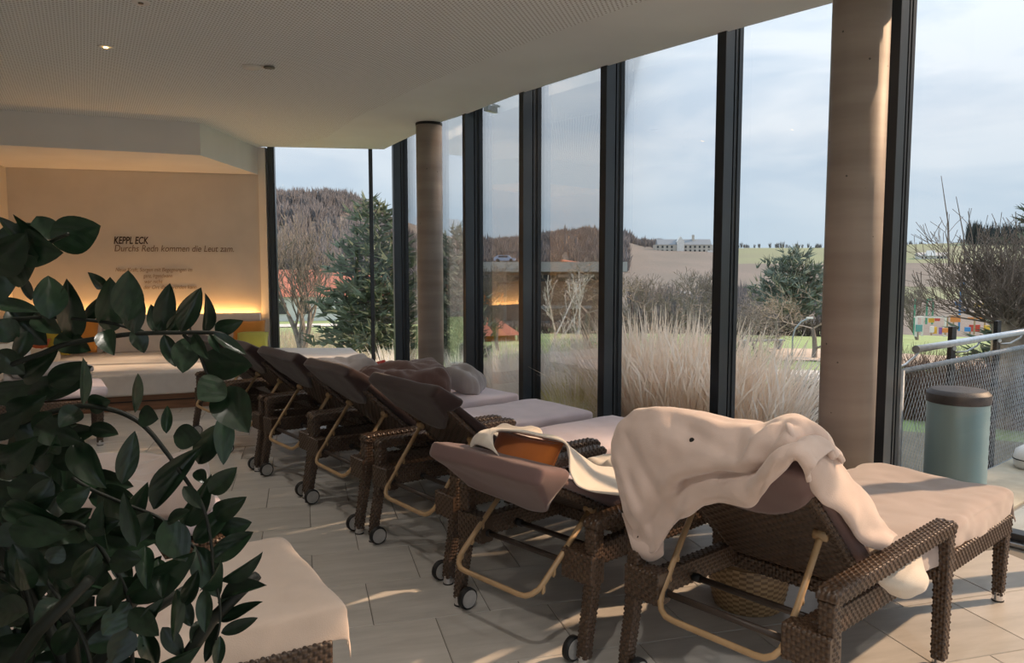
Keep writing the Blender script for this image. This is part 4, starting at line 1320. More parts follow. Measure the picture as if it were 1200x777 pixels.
mb = MB(); q = [fl + bn * .035, f1 + bn * .035 - bdir * .1, f1 + bn * .055 - bdir * .1, fl + bn * .055]
mb.prism([(p.x - cx, p.y - cy) for p in q], .095, .105); mb.build('plinth_groove', M['gasket'], bench)
seams = [0.05, 1.12, 2.2, 3.12]
for a, b in zip(seams, seams[1:]):
    q = [wallpt(a + .008, .30), wallpt(b - .008, .30), wallpt(b - .008, .12), wallpt(a + .008, .12)]
    mb = MB(); mb.prism([(p.x - cx, p.y - cy) for p in q], .40, .90); mb.build('back_cushion', M['bench_fab'], bench, bevel=.02, seg=3)
# warm light strip in the gap behind the bench back
strip_l = tag(empty('cove_light', tuple(wallpt(1.56, .06)) + (.84,), TILE_A), 'warm orange light strip hidden behind the bench back', 'light strip')
M['led'] = pm('warm_led', (1, .6, .25), .5, emit=((1.0, 0.50, 0.14), 1.8))
mb = MB(); mb.box((-1.5, -.012, -.006), (1.5, .012, .006)); mb.build('led_strip', M['led'], strip_l)
mb = MB(); mb.box((-1.54, -.03, -.03), (1.54, .03, -.008)); mb.build('channel', M['galv'], strip_l)
ld = bpy.data.lights.new('cove_glow', 'AREA'); ld.shape = 'RECTANGLE'; ld.size = 3.0; ld.size_y = .05; ld.energy = 3.2; ld.color = (1.0, .50, .16)
lo = bpy.data.objects.new('cove_glow', ld); link(lo, strip_l); lo.location = (0, 0, .012); lo.rotation_euler = (PI, 0, 0)

# writing on the wall
M['ink_dark'] = pm('dark_brown_lettering', (0.055, 0.03, 0.018), .7)
M['ink_mid'] = pm('brown_lettering', (0.20, 0.12, 0.07), .7)
M['ink_faint'] = pm('faint_brown_lettering', (0.32, 0.22, 0.14), .7)
def wall_hit(px, py):
    r = ray(px, py); n = Vector((BW_DIR.y, -BW_DIR.x)); o = BW_L + n * .004
    t = (o.x * n.x + o.y * n.y) / (r.x * n.x + r.y * n.y)
    return Vector((0, 0, H)) + r * t
def wall_text(txt, px, base_y, px_end, size, mat, shear=.22, bold=0.0):
    c = bpy.data.curves.new('lettering', 'FONT'); c.body = txt; c.size = size; c.shear = shear; c.offset = bold; c.extrude = .0015
    tmp = bpy.data.objects.new('tmp', c); COL.objects.link(tmp)
    bpy.context.view_layer.update()
    me = bpy.data.meshes.new_from_object(tmp.evaluated_get(bpy.context.evaluated_depsgraph_get()))
    bpy.data.objects.remove(tmp); bpy.data.curves.remove(c)
    me.name = 'lettering'; me.materials.clear(); me.materials.append(mat)
    a, b = wall_hit(px, base_y), wall_hit(px_end, base_y)
    w = max(v.co.x for v in me.vertices) - min(v.co.x for v in me.vertices)
    k = (b - a).length / w
    for v in me.vertices: v.co.x *= k
    o = bpy.data.objects.new('lettering', me); link(o, sign)
    o.location = a - sign.location; o.rotation_euler = (PI / 2, 0, TILE_A)
a0 = wall_hit(133, 285)
sign = tag(empty('wall_lettering', tuple(a0)), 'brown wall lettering KEPPL ECK with an italic saying under it', 'lettering')
wall_text('KEPPL ECK', 133, 285.5, 174, .135, M['ink_dark'], .22, .0028)
wall_text('Durchs Redn kommen die Leut zam.', 133.5, 294.5, 273.5, .125, M['ink_mid'])
wall_text('Neue Kraft, Sorgen mit Begegnungen im', 135, 318.3, 225, .075, M['ink_faint'])
wall_text('ganz, Irgendwann', 168, 325.3, 202, .075, M['ink_faint'])
wall_text('war nicht', 169, 332.0, 190, .075, M['ink_faint'])
wall_text('der Ort dazu werden kann', 168, 338.8, 230, .075, M['ink_faint'])

# recessed downlights
M['lamp_on'] = pm('lit_lamp', (1, .8, .5), .4, emit=((1.0, .62, .18), 3.0))
M['lamp_off'] = pm('unlit_lamp', (0.05, 0.045, 0.04), .3)
M['reflector'] = pm('lamp_reflector', (.55, .52, .48), .3, metal=.6)
def downlight(p, label, lit, tilt=0.0, power=0, show=True):
    o = tag(empty('ceiling_downlight', (p[0], p[1], ZC - .004)), label, 'ceiling light', 'recessed downlights')
    mb = MB(); mb.lathe([(.042, -.004), (.052, -.006), (.056, 0.0), (.042, 0.0)], n=24); mb.build('trim_ring', M['white_paint'], o, smooth=True)
    mb = MB(); mb.lathe([(.041, -.003), (.036, .012), (.02, .018)], n=20); mb.build('reflector', M['reflector' if lit else 'lamp_off'], o)
    mb = MB(); mb.lathe([(.015, -.010), (.019, .002), (.01, .012)], n=16); mb.build('bulb', M['lamp_on' if lit else 'lamp_off'], o)
    if power:
        l = bpy.data.lights.new('downlight_beam', 'SPOT'); l.energy = power; l.color = (1.0, .90, .80); l.spot_size = math.radians(125); l.spot_blend = .9; l.shadow_soft_size = .04
        lo = bpy.data.objects.new('downlight_beam', l); link(lo, o); lo.location = (0, 0, -.03)
    return o
DLP = 11
downlight(at_z(124, 54, ZC), 'small lit recessed downlight shining yellow in the left ceiling', True, power=DLP)
p = at_z(165, 2, ZC); downlight(p, 'dark recessed downlight at the top edge of the picture', False)
p = at_z(313, 77, ZC); o = downlight(p, 'unlit tilting white ceiling spot in the middle of the ceiling', False)
mb = MB(); q = v2(p); mb.lathe([(.03, -.014), (.07, -.016), (.08, 0.0)], (-.13, .01, 0), 22); mb.build('spot_plate', M['white_plastic'], o, smooth=True)
mb = MB(); mb.lathe([(.012, -.020), (.045, -.018), (.047, -.012)], (.02, -.01, 0), 18); mb.build('spot_lens', M['lamp_off'], o)
PLACE = ['over the aisle before the far lounger backs', 'above the aisle just ahead of the photographer', 'over the right side before the nearest lounger', 'by the left wall behind the photographer', 'in the middle behind the photographer', 'right of the middle behind the photographer', 'nearest the rear right corner']
for k, (x, y) in enumerate([(-2.4, 4.6), (-.2, 1.2), (1.8, .6)]):  # unseen lamps added as fill for the dim interior
    downlight((x, y), 'unseen downlight added to brighten the room, ' + PLACE[k], True, power=DLP if k == 0 else 22)
# small steel bracket and sensor on the window posts
def on_post(px, py, dy=-.02):
    q = hit_facade(px); return at_y(px, py, q.y + dy)
p = on_post(575, 128, .12); o = tag(empty('door_closer', tuple(p), 1.0), 'small grey door closer at the top of the window beside the column', 'door closer')
mb = MB(); mb.box((-.09, -.03, -.03), (.09, .03, .03)); mb.build('body', M['steel'], o, bevel=.004); mb = MB(); mb.box((-.02, -.05, .03), (.10, -.03, .05)); mb.build('arm', M['steel'], o)

# ================================================================== LOUNGERS
def wicker_mat(name, c1, c2, rough=.42):
    m, nt, b, out = nodes_of(name)
    N, L = nt.nodes, nt.links
    uv = N.new('ShaderNodeUVMap'); uv.uv_map = 'UVMap'
    ck = N.new('ShaderNodeTexChecker'); ck.inputs['Scale'].default_value = 1.0; L.new(uv.outputs[0], ck.inputs['Vector'])
    ck.inputs['Color1'].default_value = (*c2, 1); ck.inputs['Color2'].default_value = (*c1, 1)
    r = ck
    tc = N.new('ShaderNodeTexCoord'); n = N.new('ShaderNodeTexNoise'); n.inputs['Scale'].default_value = 11; L.new(tc.outputs['Object'], n.inputs['Vector'])
    mr = N.new('ShaderNodeMapRange'); mr.inputs['To Min'].default_value = .7; mr.inputs['To Max'].default_value = 1.3; L.new(n.outputs['Fac'], mr.inputs['Value'])
    s = N.new('ShaderNodeVectorMath'); s.operation = 'SCALE'; L.new(r.outputs[0], s.inputs[0]); L.new(mr.outputs[0], s.inputs['Scale'])
    L.new(s.outputs[0], b.inputs['Base Color'])
    n2 = N.new('ShaderNodeTexNoise'); n2.inputs['Scale'].default_value = 260; L.new(tc.outputs['Object'], n2.inputs['Vector'])
    bp = N.new('ShaderNodeBump'); bp.inputs['Strength'].default_value = .25; bp.inputs['Distance'].default_value = .002
    L.new(n2.outputs['Fac'], bp.inputs['Height']); L.new(bp.outputs[0], b.inputs['Normal'])
    b.inputs['Roughness'].default_value = rough; b.inputs['Specular IOR Level'].default_value = .55
    return m
M['wicker'] = wicker_mat('brown_wicker', (0.050, 0.030, 0.019), (0.092, 0.057, 0.036), .34)
M['wicker_tan'] = wicker_mat('tan_wicker', (0.20, 0.12, 0.055), (0.40, 0.27, 0.14))
M['tan_metal'] = pm('tan_powder_coat', (0.42, 0.28, 0.15), .4, (12, .08))
M['brown_metal'] = pm('dark_brown_metal', (0.045, 0.032, 0.026), .45)
M['rubber'] = pm('black_rubber', (0.008, 0.008, 0.009), .6)
M['hub'] = pm('pale_grey_hub', (0.40, 0.39, 0.375), .55, (30, .1))
M['chrome'] = pm('chrome', (0.7, 0.7, 0.72), .18, metal=1.0)

CELL = .0155
def weave(u, v, amp):
    """height of a plain weave: flat strands going over, thin stakes going under, gaps between"""
    par = (int(u) + int(v)) % 2; fu, fv = u % 1, v % 1
    if par == 0: return amp * (1.6 * (math.sin(PI * fu) ** .6) * (.45 + .55 * math.sin(PI * fv)) - .6)
    return amp * (1.0 * (math.sin(PI * fv) ** .6) * (.35 + .65 * math.sin(PI * fu)) - .75)
class WM:
    """woven surfaces: strands bulge alternately over and under"""
    def __init__(s): s.v, s.f, s.uv = [], [], []
    def bar(s, path, w, h, ref=(0, 1, 0), amp=.0042, cell=CELL, taper=None):
        P_ = [Vector(p) for p in path]
        L = [0.0]
        for a, b in zip(P_, P_[1:]): L.append(L[-1] + (b - a).length)
        R = 4                                             # samples per strand crossing
        n = max(2, round(L[-1] / cell)); m = n * R + 1
        per = 2 * (w + h); k = max(8, 2 * round(per / cell / 2)); q = k * R
        base = len(s.v)
        def at(dd):
            dd = max(0, min(L[-1], dd)); jj = 0
            while jj < len(L) - 2 and dd > L[jj + 1]: jj += 1
            return P_[jj].lerp(P_[jj + 1], (dd - L[jj]) / max(1e-9, L[jj + 1] - L[jj]))
        ring = []; r = .010
        for c in range(q):
            u = c / q * per                               # walk round the section
            if u < w: x, y, nx_, ny_ = u - w / 2, h / 2, 0, 1
            elif u < w + h: x, y, nx_, ny_ = w / 2, h / 2 - (u - w), 1, 0
            elif u < 2 * w + h: x, y, nx_, ny_ = w / 2 - (u - w - h), -h / 2, 0, -1
            else: x, y, nx_, ny_ = -w / 2, -h / 2 + (u - 2 * w - h), -1, 0
            qx = max(-w / 2 + r, min(w / 2 - r, x)); qy = max(-h / 2 + r, min(h / 2 - r, y))
            dx, dy = x - qx, y - qy; ln = math.hypot(dx, dy)
            if ln > 1e-9:
                if abs(dx) > 1e-9 and abs(dy) > 1e-9: x, y = qx + dx / ln * r, qy + dy / ln * r
                nx_, ny_ = dx / ln, dy / ln
            ring.append((x, y, nx_, ny_))
        bump = [[weave(i / R, j / R, amp) for j in range(2 * R)] for i in range(2 * R)]
        for i in range(m):
            d = L[-1] * i / (m - 1); p = at(d); t = (at(d + .02) - at(d - .02)).normalized()
            sd = Vector(ref); sd = (sd - t * sd.dot(t)).normalized(); up = sd.cross(t)
            tp = 1.0 if taper is None else lerp(taper[0], taper[1], i / (m - 1))
            br = bump[i % (2 * R)]
            for c in range(q):
                x, y, nx_, ny_ = ring[c]; a = br[c % (2 * R)]
                s.v.append(p + sd * (x * tp + nx_ * a) + up * (y * tp + ny_ * a))
        for i in range(m - 1):
            for c in range(q):
                c2 = (c + 1) % q
                s.f.append((base + i * q + c, base + (i + 1) * q + c, base + (i + 1) * q + c2, base + i * q + c2))
                a0, a1 = i / R, (i + 1) / R; b0, b1 = c / R, (c + 1) / R
                s.uv += [(a0, b0), (a1, b0), (a1, b1), (a0, b1)]
        for ring_, rev in ((0, False), (m - 1, True)):
            f = [base + ring_ * q + c for c in range(q)]
            if rev: f = f[::-1]
            s.f.append(tuple(f)); s.uv += [(ring_ / R, .5)] * q
        return s
    def sheet(s, o, u, v, lu, lv, nrm, amp=.004, cu=.022, cv=.013):
        """flat woven panel with bulging strands"""
        R = 4; nu, nv = round(lu / cu) * R, round(lv / cv) * R
        bump = [[weave(j / R, i / R, amp * .8) for j in range(2 * R)] for i in range(2 * R)]
        base = len(s.v); o, u, v, nrm = Vector(o), Vector(u), Vector(v), Vector(nrm)
        for i in range(nu + 1):
            for j in range(nv + 1):
                a = bump[i % (2 * R)][j % (2 * R)]
                s.v.append(o + u * (lu * i / nu) + v * (lv * j / nv) + nrm * a)
        for i in range(nu):
            for j in range(nv):
                s.f.append((base + i * (nv + 1) + j, base + i * (nv + 1) + j + 1, base + (i + 1) * (nv + 1) + j + 1, base + (i + 1) * (nv + 1) + j))
                a0, a1, b0, b1 = i / R, (i + 1) / R, j / R, (j + 1) / R
                s.uv += [(a0, b0), (a0, b1), (a1, b1), (a1, b0)]
        return s
    def mesh(s, name, mat):
        me = bpy.data.meshes.new(name); me.from_pydata([tuple(p) for p in s.v], [], s.f); me.materials.append(mat)
        uvl = me.uv_layers.new(name='UVMap'); uvl.data.foreach_set('uv', [c for p in s.uv for c in p])
        me.polygons.foreach_set('use_smooth', [len(f) == 4 for f in s.f]); me.update()
        return me

AY, AX, AZ = .375, .93, .555      # arm centre line: side, front leg, height
HX, HZ = .50, .405                # hinge of the backrest
ME = {}
w_ = WM(); w_.bar([(-.012, 0, .535), (-.006, 0, .553), (.02, 0, AZ), (AX - .02, 0, AZ), (AX + .006, 0, .553), (AX + .012, 0, .535)], .07, .052); ME['armrest'] = w_.mesh('armrest', M['wicker'])
w_ = WM(); w_.bar([(-.055, 0, .03), (-.045, 0, .12), (-.02, 0, .25), (-.002, 0, .38), (0, 0, .54)], .056, .056, taper=(.82, 1.0)); ME['rear_leg'] = w_.mesh('leg', M['wicker'])
w_ = WM(); w_.bar([(AX, 0, .028), (AX, 0, .30), (AX, 0, .54)], .058, .06, taper=(.85, 1.0)); ME['front_leg'] = w_.mesh('leg', M['wicker'])
w_ = WM(); w_.bar([(1.76, 0, .028), (1.765, 0, .20), (1.77, 0, .345)], .058, .062, taper=(.72, 1.0)); ME['foot_leg'] = w_.mesh('leg', M['wicker'])
w_ = WM()
for sg in (-1, 1):
    w_.bar([(-.02, sg * .285, .385), (.94, sg * .285, .365)], .05, .095)                 # inner side rails
    w_.bar([(.93, sg * .345, .375), (1.80, sg * .345, .365)], .045, .085)                # outer side rails towards the foot
    w_.bar([(AX, sg * .24, .365), (AX, sg * .375, .365)], .05, .07, ref=(0, 0, 1))
    w_.bar([(-.005, sg * .24, .375), (-.005, sg * .40, .375)], .075, .12, ref=(1, 0, 0)) # corner block to the arm
w_.bar([(1.78, -.345, .365), (1.78, .345, .365)], .045, .085, ref=(1, 0, 0))
w_.bar([(.52, -.27, .35), (.52, .27, .35)], .05, .06, ref=(1, 0, 0))
ME['frame'] = w_.mesh('seat_frame', M['wicker'])
w_ = WM(); w_.sheet((.55, -.31, .40), (1, 0, 0), (0, 1, 0), 1.2, .62, (0, 0, -1), cu=.03, cv=.03); ME['deck'] = w_.mesh('seat_panel', M['wicker'])
w_ = WM()     # backrest panel in its own frame: x up the back, z towards the cushion
w_.sheet((0.0, -.265, -.012), (1, 0, 0), (0, 1, 0), .74, .53, (0, 0, -1), cu=.020, cv=.026, amp=.0045)
w_.sheet((0.0, -.265, .008), (1, 0, 0), (0, 1, 0), .74, .53, (0, 0, 1), cu=.04, cv=.05, amp=.002)
for sg in (-1, 1): w_.bar([(-.03, sg * .275, 0), (.745, sg * .275, 0)], .030, .030)
w_.bar([(.745, -.275, 0), (.745, .275, 0)], .030, .030, ref=(1, 0, 0))
ME['panel'] = w_.mesh('backrest_panel', M['wicker'])
mb = MB(); mb.tube([(0, -.27, .36), (0, .27, .36)], .0125, 10); mb.tube([(0, -.27, .36), (0, -.225, .36)], .0165, 10, 1); mb.tube([(0, .225, .36), (0, .27, .36)], .0165, 10, 1)
ME['bar'] = mb.mesh('rack_bar', [M['brown_metal'], M['rubber']], True)
mb = MB(); mb.lathe([(.030, -.014), (.044, -.016), (.049, -.012), (.05, 0), (.049, .012), (.044, .016), (.030, .014)], n=28, axis='y'); ME['tyre'] = mb.mesh('wheel', M['rubber'], True)
mb = MB(); mb.lathe([(.005, -.0175), (.0395, -.0175), (.041, -.014), (.041, .014), (.0395, .0175), (.005, .0175)], n=24, axis='y'); ME['hub'] = mb.mesh('hub', M['hub'])
mb = MB(); mb.lathe([(.026, 0), (.026, .006)], n=16, mi=1); mb.lathe([(.024, .006), (.0235, .045)], n=16, mi=0); ME['cap'] = mb.mesh('foot_cap', [M['chrome'], M['rubber']])
def seat_fn(seed, amp=.006):
    def f(p):
        k = 1.0
        if p.z > 0: return Vector((p.x, p.y, p.z + amp * nz(p.x * 5 + seed, p.y * 4, seed) + .010 * math.exp(-((p.x + .12) / .05) ** 2) * -1))
        return Vector((p.x, p.y + amp * nz(p.x * 6, p.z * 9, seed), p.z))
    return f
ME['seat_a'] = rbox(.655, .335, .042, .03, 40, 22, 4, seat_fn(1)).mesh('seat_cushion', M['mauve_seat_lit'], True)
ME['seat_b'] = rbox(.655, .335, .042, .03, 40, 22, 4, seat_fn(9, .010)).mesh('seat_cushion', M['mauve_seat_lit'], True)
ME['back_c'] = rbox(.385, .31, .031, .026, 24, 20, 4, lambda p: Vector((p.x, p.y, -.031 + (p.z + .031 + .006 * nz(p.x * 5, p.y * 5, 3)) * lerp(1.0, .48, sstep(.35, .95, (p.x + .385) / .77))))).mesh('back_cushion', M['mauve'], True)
def hood_mesh(seed, length=.30, skew=0.0, mat='mauve', sag=0.0):
    hx, hy, hz = .20, .333, .054
    def fn(p):
        t = (p.x + hx) / (2 * hx)
        rear = 1 - sstep(-.055, .02, p.z)
        yy = p.y / hy
        low_r = hx - length * (1.0 - .55 * abs(yy) ** 1.8 + skew * yy) + .006 * math.sin(yy * 6 + seed)
        low_f = hx - .18
        low = lerp(low_f, low_r, rear)
        x = low + t * (hx - low)
        fl_ = .010 * (1 - t) * rear
        pz = -hz + (p.z + hz) * lerp(1.0, .62, max(0.0, min(1.0, t)))          # the envelope narrows to its top seam
        z = pz - sag * rear * max(0.0, 1 - t) ** 1.3 * (1 - .3 * yy * yy) - fl_ * (1 + .12 * math.sin(yy * 7 + seed)) + .004 * nz(p.x * 9, p.y * 8, seed)
        pull = .012 * math.sin(yy * 3 + seed) * t
        return Vector((x + pull * .6, p.y * (1 - (.03 + .12 * rear) * (1 - t)), z))
    b = rbox(hx, hy, hz, .030, 16, 22, 6, fn)
    keep = [(f, m) for f, m in zip(b.f, b.mi) if True]
    return b.mesh('cushion_hood', M[mat], True)
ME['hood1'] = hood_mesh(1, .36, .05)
ME['hood1_l'] = hood_mesh(1, .36, .05, 'mauve_half_lit')
ME['back_l'] = ME['back_c'].copy(); ME['back_l'].materials.clear(); ME['back_l'].materials.append(M['mauve_half_lit'])
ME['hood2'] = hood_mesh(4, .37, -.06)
ME['hood_l'] = hood_mesh(7, .40, -.10, 'mauve_half_lit', .075)
def bail_mesh(beta):
    u0 = .40
    piv = Vector((HX - u0 * math.cos(beta), 0, HZ + u0 * math.sin(beta))) + Vector((-math.sin(beta), 0, -math.cos(beta))) * .03
    # swing down until the foot of the bail reaches the rack bar level
    Lb = .44; zb = .265 if beta < math.radians(35) else .30
    dz = piv.z - zb; dx = math.sqrt(max(.002, Lb * Lb - dz * dz))
    bot = Vector((piv.x - dx, 0, zb)); d = (bot - piv).normalized()
    path = []
    Y = .245
    path += [piv + Vector((0, Y, 0))]
    path += [piv + d * (Lb * .55) + Vector((0, Y, 0)), piv + d * (Lb - .07) + Vector((0, Y - .004, 0))]
    for a in (20, 45, 70):
        a = math.radians(a); path.append(piv + d * (Lb - .07 + .07 * math.sin(a)) + Vector((0, Y - .004 - .07 * (1 - math.cos(a)), 0)))
    path += [bot + Vector((0, Y - .085, 0))]
    full = path + [Vector((p.x, -p.y, p.z)) for p in reversed(path)]
    mb = MB(); mb.tube(full, .0115, 8)
    nrm = Vector((-d.z, 0, d.x))
    if nrm.x < 0: nrm = -nrm
    for sg in (-1, 1):
        for k in (.22, .30, .38):
            c = piv + d * k * (Lb / .44) + Vector((0, sg * Y, 0))
            mb.tube([c - d * .012, c + nrm * .022 + d * .006, c + nrm * .024 + d * .016], [.010, .008, .005], 6)
        c = piv + Vector((0, sg * Y, 0)); mb.tube([c + Vector((0, -.022, 0)), c + Vector((0, .022, 0))], .019, 10)
    return mb.mesh('back_support', M['tan_metal'], True)
def back_matrix(beta):
    X = Vector((-math.cos(beta), 0, math.sin(beta))); Z = Vector((math.sin(beta), 0, math.cos(beta))); Y = Z.cross(X)
    m = Matrix((X, Y, Z)).transposed().to_4x4(); m.translation = Vector((HX, 0, HZ)); return m
def part(name, me, parent, loc=(0, 0, 0), rot=None):
    o = bpy.data.objects.new(name, me); link(o, parent)
    o.location = loc
    if rot: o.rotation_euler = rot
    return o
LOUNGERS = {}
def lounger(key, label, origin, deg, beta, hood, seat='seat_a', group='wicker sun loungers'):
    beta = math.radians(beta)
    o = tag(empty('sun_lounger', (origin[0], origin[1], 0), math.radians(deg)), label, 'sun lounger', group)
    part('seat_frame', ME['frame'], o); part('seat_panel', ME['deck'], o)
    for sg in (-1, 1):
        part('armrest', ME['armrest'], o, (0, sg * AY, 0))
        l = part('leg', ME['rear_leg'], o, (0, sg * AY, 0))
        part('foot_cap', ME['cap'], l, (-.056, 0, 0))
        wl = part('wheel', ME['tyre'], l, (-.058, -sg * .058, .05)); 
        l = part('leg', ME['front_leg'], o, (0, sg * AY, 0)); part('foot_cap', ME['cap'], l, (AX, 0, 0))
        l = part('leg', ME['foot_leg'], o, (0, sg * .335, 0)); part('foot_cap', ME['cap'], l, (1.76, 0, 0))
        part('wheel_hub', ME['hub'], o, (-.058, sg * (AY - .058), .05))
    part('rack_bar', ME['bar'], o, (0, 0, 0)); part('rack_bar', ME['bar'], o, (.2, 0, 0))
    bk = ('bail', round(beta, 3))
    if bk not in ME: ME[bk] = bail_mesh(beta)
    part('back_support', ME[bk], o)
    mw = back_matrix(beta)
    def rotpart(nm, me, off):
        p = part(nm, me, o); p.matrix_local = mw @ Matrix.Translation(off); return p
    rotpart('backrest_panel', ME['panel'], (0, 0, -.012))
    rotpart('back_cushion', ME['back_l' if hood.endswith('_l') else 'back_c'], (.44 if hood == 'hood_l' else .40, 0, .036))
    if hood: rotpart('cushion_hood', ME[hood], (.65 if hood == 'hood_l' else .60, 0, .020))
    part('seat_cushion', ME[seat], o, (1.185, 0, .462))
    bpy.context.view_layer.update()
    LOUNGERS[key] = o.matrix_world.copy()
    return o
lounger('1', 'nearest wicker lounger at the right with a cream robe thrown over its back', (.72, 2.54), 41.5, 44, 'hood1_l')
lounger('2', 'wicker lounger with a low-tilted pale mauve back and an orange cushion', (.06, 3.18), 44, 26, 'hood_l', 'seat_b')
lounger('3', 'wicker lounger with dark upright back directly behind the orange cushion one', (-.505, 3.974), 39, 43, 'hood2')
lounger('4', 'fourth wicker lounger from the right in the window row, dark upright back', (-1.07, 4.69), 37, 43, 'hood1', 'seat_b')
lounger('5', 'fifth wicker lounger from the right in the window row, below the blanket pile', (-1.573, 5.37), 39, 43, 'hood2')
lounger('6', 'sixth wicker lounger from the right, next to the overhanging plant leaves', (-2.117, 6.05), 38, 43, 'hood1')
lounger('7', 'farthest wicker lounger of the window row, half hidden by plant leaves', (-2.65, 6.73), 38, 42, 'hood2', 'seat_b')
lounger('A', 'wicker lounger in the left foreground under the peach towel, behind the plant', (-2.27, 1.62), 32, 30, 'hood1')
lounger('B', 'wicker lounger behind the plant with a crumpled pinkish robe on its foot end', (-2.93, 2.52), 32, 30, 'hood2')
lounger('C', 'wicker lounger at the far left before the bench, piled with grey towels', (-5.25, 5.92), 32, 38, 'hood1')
def LW(key, p): return LOUNGERS[key] @ Vector(p)

# ------------------------------------------------------------------ towels, robes, cushions
def catmull_grid(ctrl, ku, kv):
    def cr1(pts, k):
        out = []
        n = len(pts)
        for i in range(n - 1):
            p0, p1, p2, p3 = pts[max(i - 1, 0)], pts[i], pts[i + 1], pts[min(i + 2, n - 1)]
            for s in range(k):
                t = s / k
                out.append(.5 * ((2 * p1) + (p2 - p0) * t + (2 * p0 - 5 * p1 + 4 * p2 - p3) * t * t + (3 * p1 - p0 - 3 * p2 + p3) * t ** 3))
        out.append(pts[-1]); return out
    rows = [cr1([Vector(p) for p in r], ku) for r in ctrl]
    cols = [cr1([r[j] for r in rows], kv) for j in range(len(rows[0]))]
    return [[cols[j][i] for j in range(len(cols))] for i in range(len(cols[0]))]
def ruffle(rows, amp, freq, seed, aniso=(1, 1)):
    nr, nc_ = len(rows), len(rows[0]); out = []
    for i in range(nr):
        r = []
        for j in range(nc_):
            a = rows[min(i + 1, nr - 1)][j] - rows[max(i - 1, 0)][j]; b = rows[i][min(j + 1, nc_ - 1)] - rows[i][max(j - 1, 0)]
            n = a.cross(b); n = n.normalized() if n.length > 1e-9 else Vector((0, 0, 1))
            p = rows[i][j]
            q = p * freq
            k = nz(i * aniso[0] * .11 * freq / 6, j * aniso[1] * .11 * freq / 6, seed) + .5 * nz(q.x * 2.1, q.y * 2.1, q.z * 2.1 + seed)
            r.append(p + n * amp * k)
        out.append(r)
    return out
def add_folds(rows, folds):
    nr, nc_ = len(rows), len(rows[0]); out = []
    for i in range(nr):
        r = []
        for j in range(nc_):
            a = rows[min(i + 1, nr - 1)][j] - rows[max(i - 1, 0)][j]; b = rows[i][min(j + 1, nc_ - 1)] - rows[i][max(j - 1, 0)]
            n = b.cross(a); n = n.normalized() if n.length > 1e-9 else Vector((0, 0, 1))
            q = Vector((j / (nc_ - 1), i / (nr - 1))); k = 0.0
            for (u0, v0), (u1, v1), am, wd in folds:
                p0, p1 = Vector((u0, v0)), Vector((u1, v1)); e = p1 - p0
                t = max(0, min(1, (q - p0).dot(e) / e.dot(e))); d = (q - p0 - e * t).length
                k += am * math.exp(-(d / wd) ** 2) * (1 - .35 * abs(2 * t - 1))
            r.append(rows[i][j] + n * k)
        out.append(r)
    return out
def cloth(name, ctrl, mat, parent=None, ku=6, kv=6, amp=.012, freq=7, seed=1, thick=.012, aniso=(1, 1), sub=1, folds=()):
    rows = catmull_grid(ctrl, ku, kv)
    if folds: rows = add_folds(rows, folds)
    rows = ruffle(rows, amp, freq, seed, aniso)
    if False: rows = ruffle(catmull_grid(ctrl, ku, kv), amp, freq, seed, aniso)
    if parent is not None:
        inv = parent.matrix_world.inverted(); rows = [[inv @ p for p in r] for r in rows]
    mb = MB(); mb.grid(rows)
    return mb.build(name, mat, parent, smooth=True, solid=thick, subsurf=sub)
def ground_empty(name, p, label, cat, group=None):
    o = tag(empty(name, tuple(p)), label, cat, group); bpy.context.view_layer.update(); return o

# cream fleece robe over the nearest lounger's back
rd = [2.86, 2.80, 2.72, 2.62, 2.52, 2.43, 2.34, 2.29, 2.30]
ridge = [(719, 524), (731, 494), (760, 485), (805, 491), (850, 500), (888, 504), (922, 496), (952, 508), (975, 528)]
upper = [(722, 556), (738, 533), (768, 525), (808, 528), (850, 533), (886, 530), (914, 520), (940, 522), (960, 540)]
midr = [(731, 597), (752, 590), (780, 570), (815, 560), (850, 560), (882, 560), (905, 545), (932, 533), (950, 552)]
hem = [(742, 636), (766, 649), (790, 615), (823, 592), (850, 589), (882, 592), (902, 568), (931, 540), (948, 566)]
R0 = [at_y(px, py, d - .02) for (px, py), d in zip(ridge, rd)]
R1 = [at_y(px, py, d - .10) for (px, py), d in zip(upper, rd)]
R2 = [at_y(px, py, d - .11) for (px, py), d in zip(midr, rd)]
R3 = [at_y(px, py, d - .055) for (px, py), d in zip(hem, rd)]
front = []
for k in range(9):
    y = lerp(.40, -.36, k / 8)
    front.append(k)
axis = Vector((math.cos(math.radians(41.5)), math.sin(math.radians(41.5)), 0))
fo = [1] * 7 + [.45, .2]
F1 = [p + axis * .10 * fo[k] + Vector((0, 0, .0 if 0 < k < 8 else -.03)) for k, p in enumerate(R0)]
F2 = [p + axis * .24 * fo[k] + Vector((0, 0, -.10 * fo[k])) for k, p in enumerate(R0)]
F3 = [p + axis * .40 * fo[k] + Vector((0, 0, -.26 * fo[k])) for k, p in enumerate(R0)]
robe = ground_empty('bathrobe', LW('1', (-.02, 0, .98)), 'cream fleece bathrobe thrown over the back of the nearest lounger', 'bathrobe')
cloth('robe_body', [F3, F2, F1, R0, R1, R2, R3], M['terry_pink'], robe, 9, 9, .014, 9, 3, .016, folds=[
    ((.02, .93), (.30, .86), .034, .035), ((.30, .86), (.62, .78), .036, .035), ((.62, .78), (.83, .60), .034, .035), ((.83, .60), (.90, .45), .03, .035),
    ((.05, .55), (.10, .92), -.022, .02), ((.13, .58), (.20, .84), .016, .025), ((.58, .72), (.70, .52), -.022, .022), ((.66, .70), (.78, .50), .020, .025),
    ((.30, .96), (.55, .92), -.014, .03), ((.08, .97), (.26, .93), .02, .03), ((.35, .55), (.52, .66), .012, .05), ((.74, .88), (.80, .74), -.015, .03)])
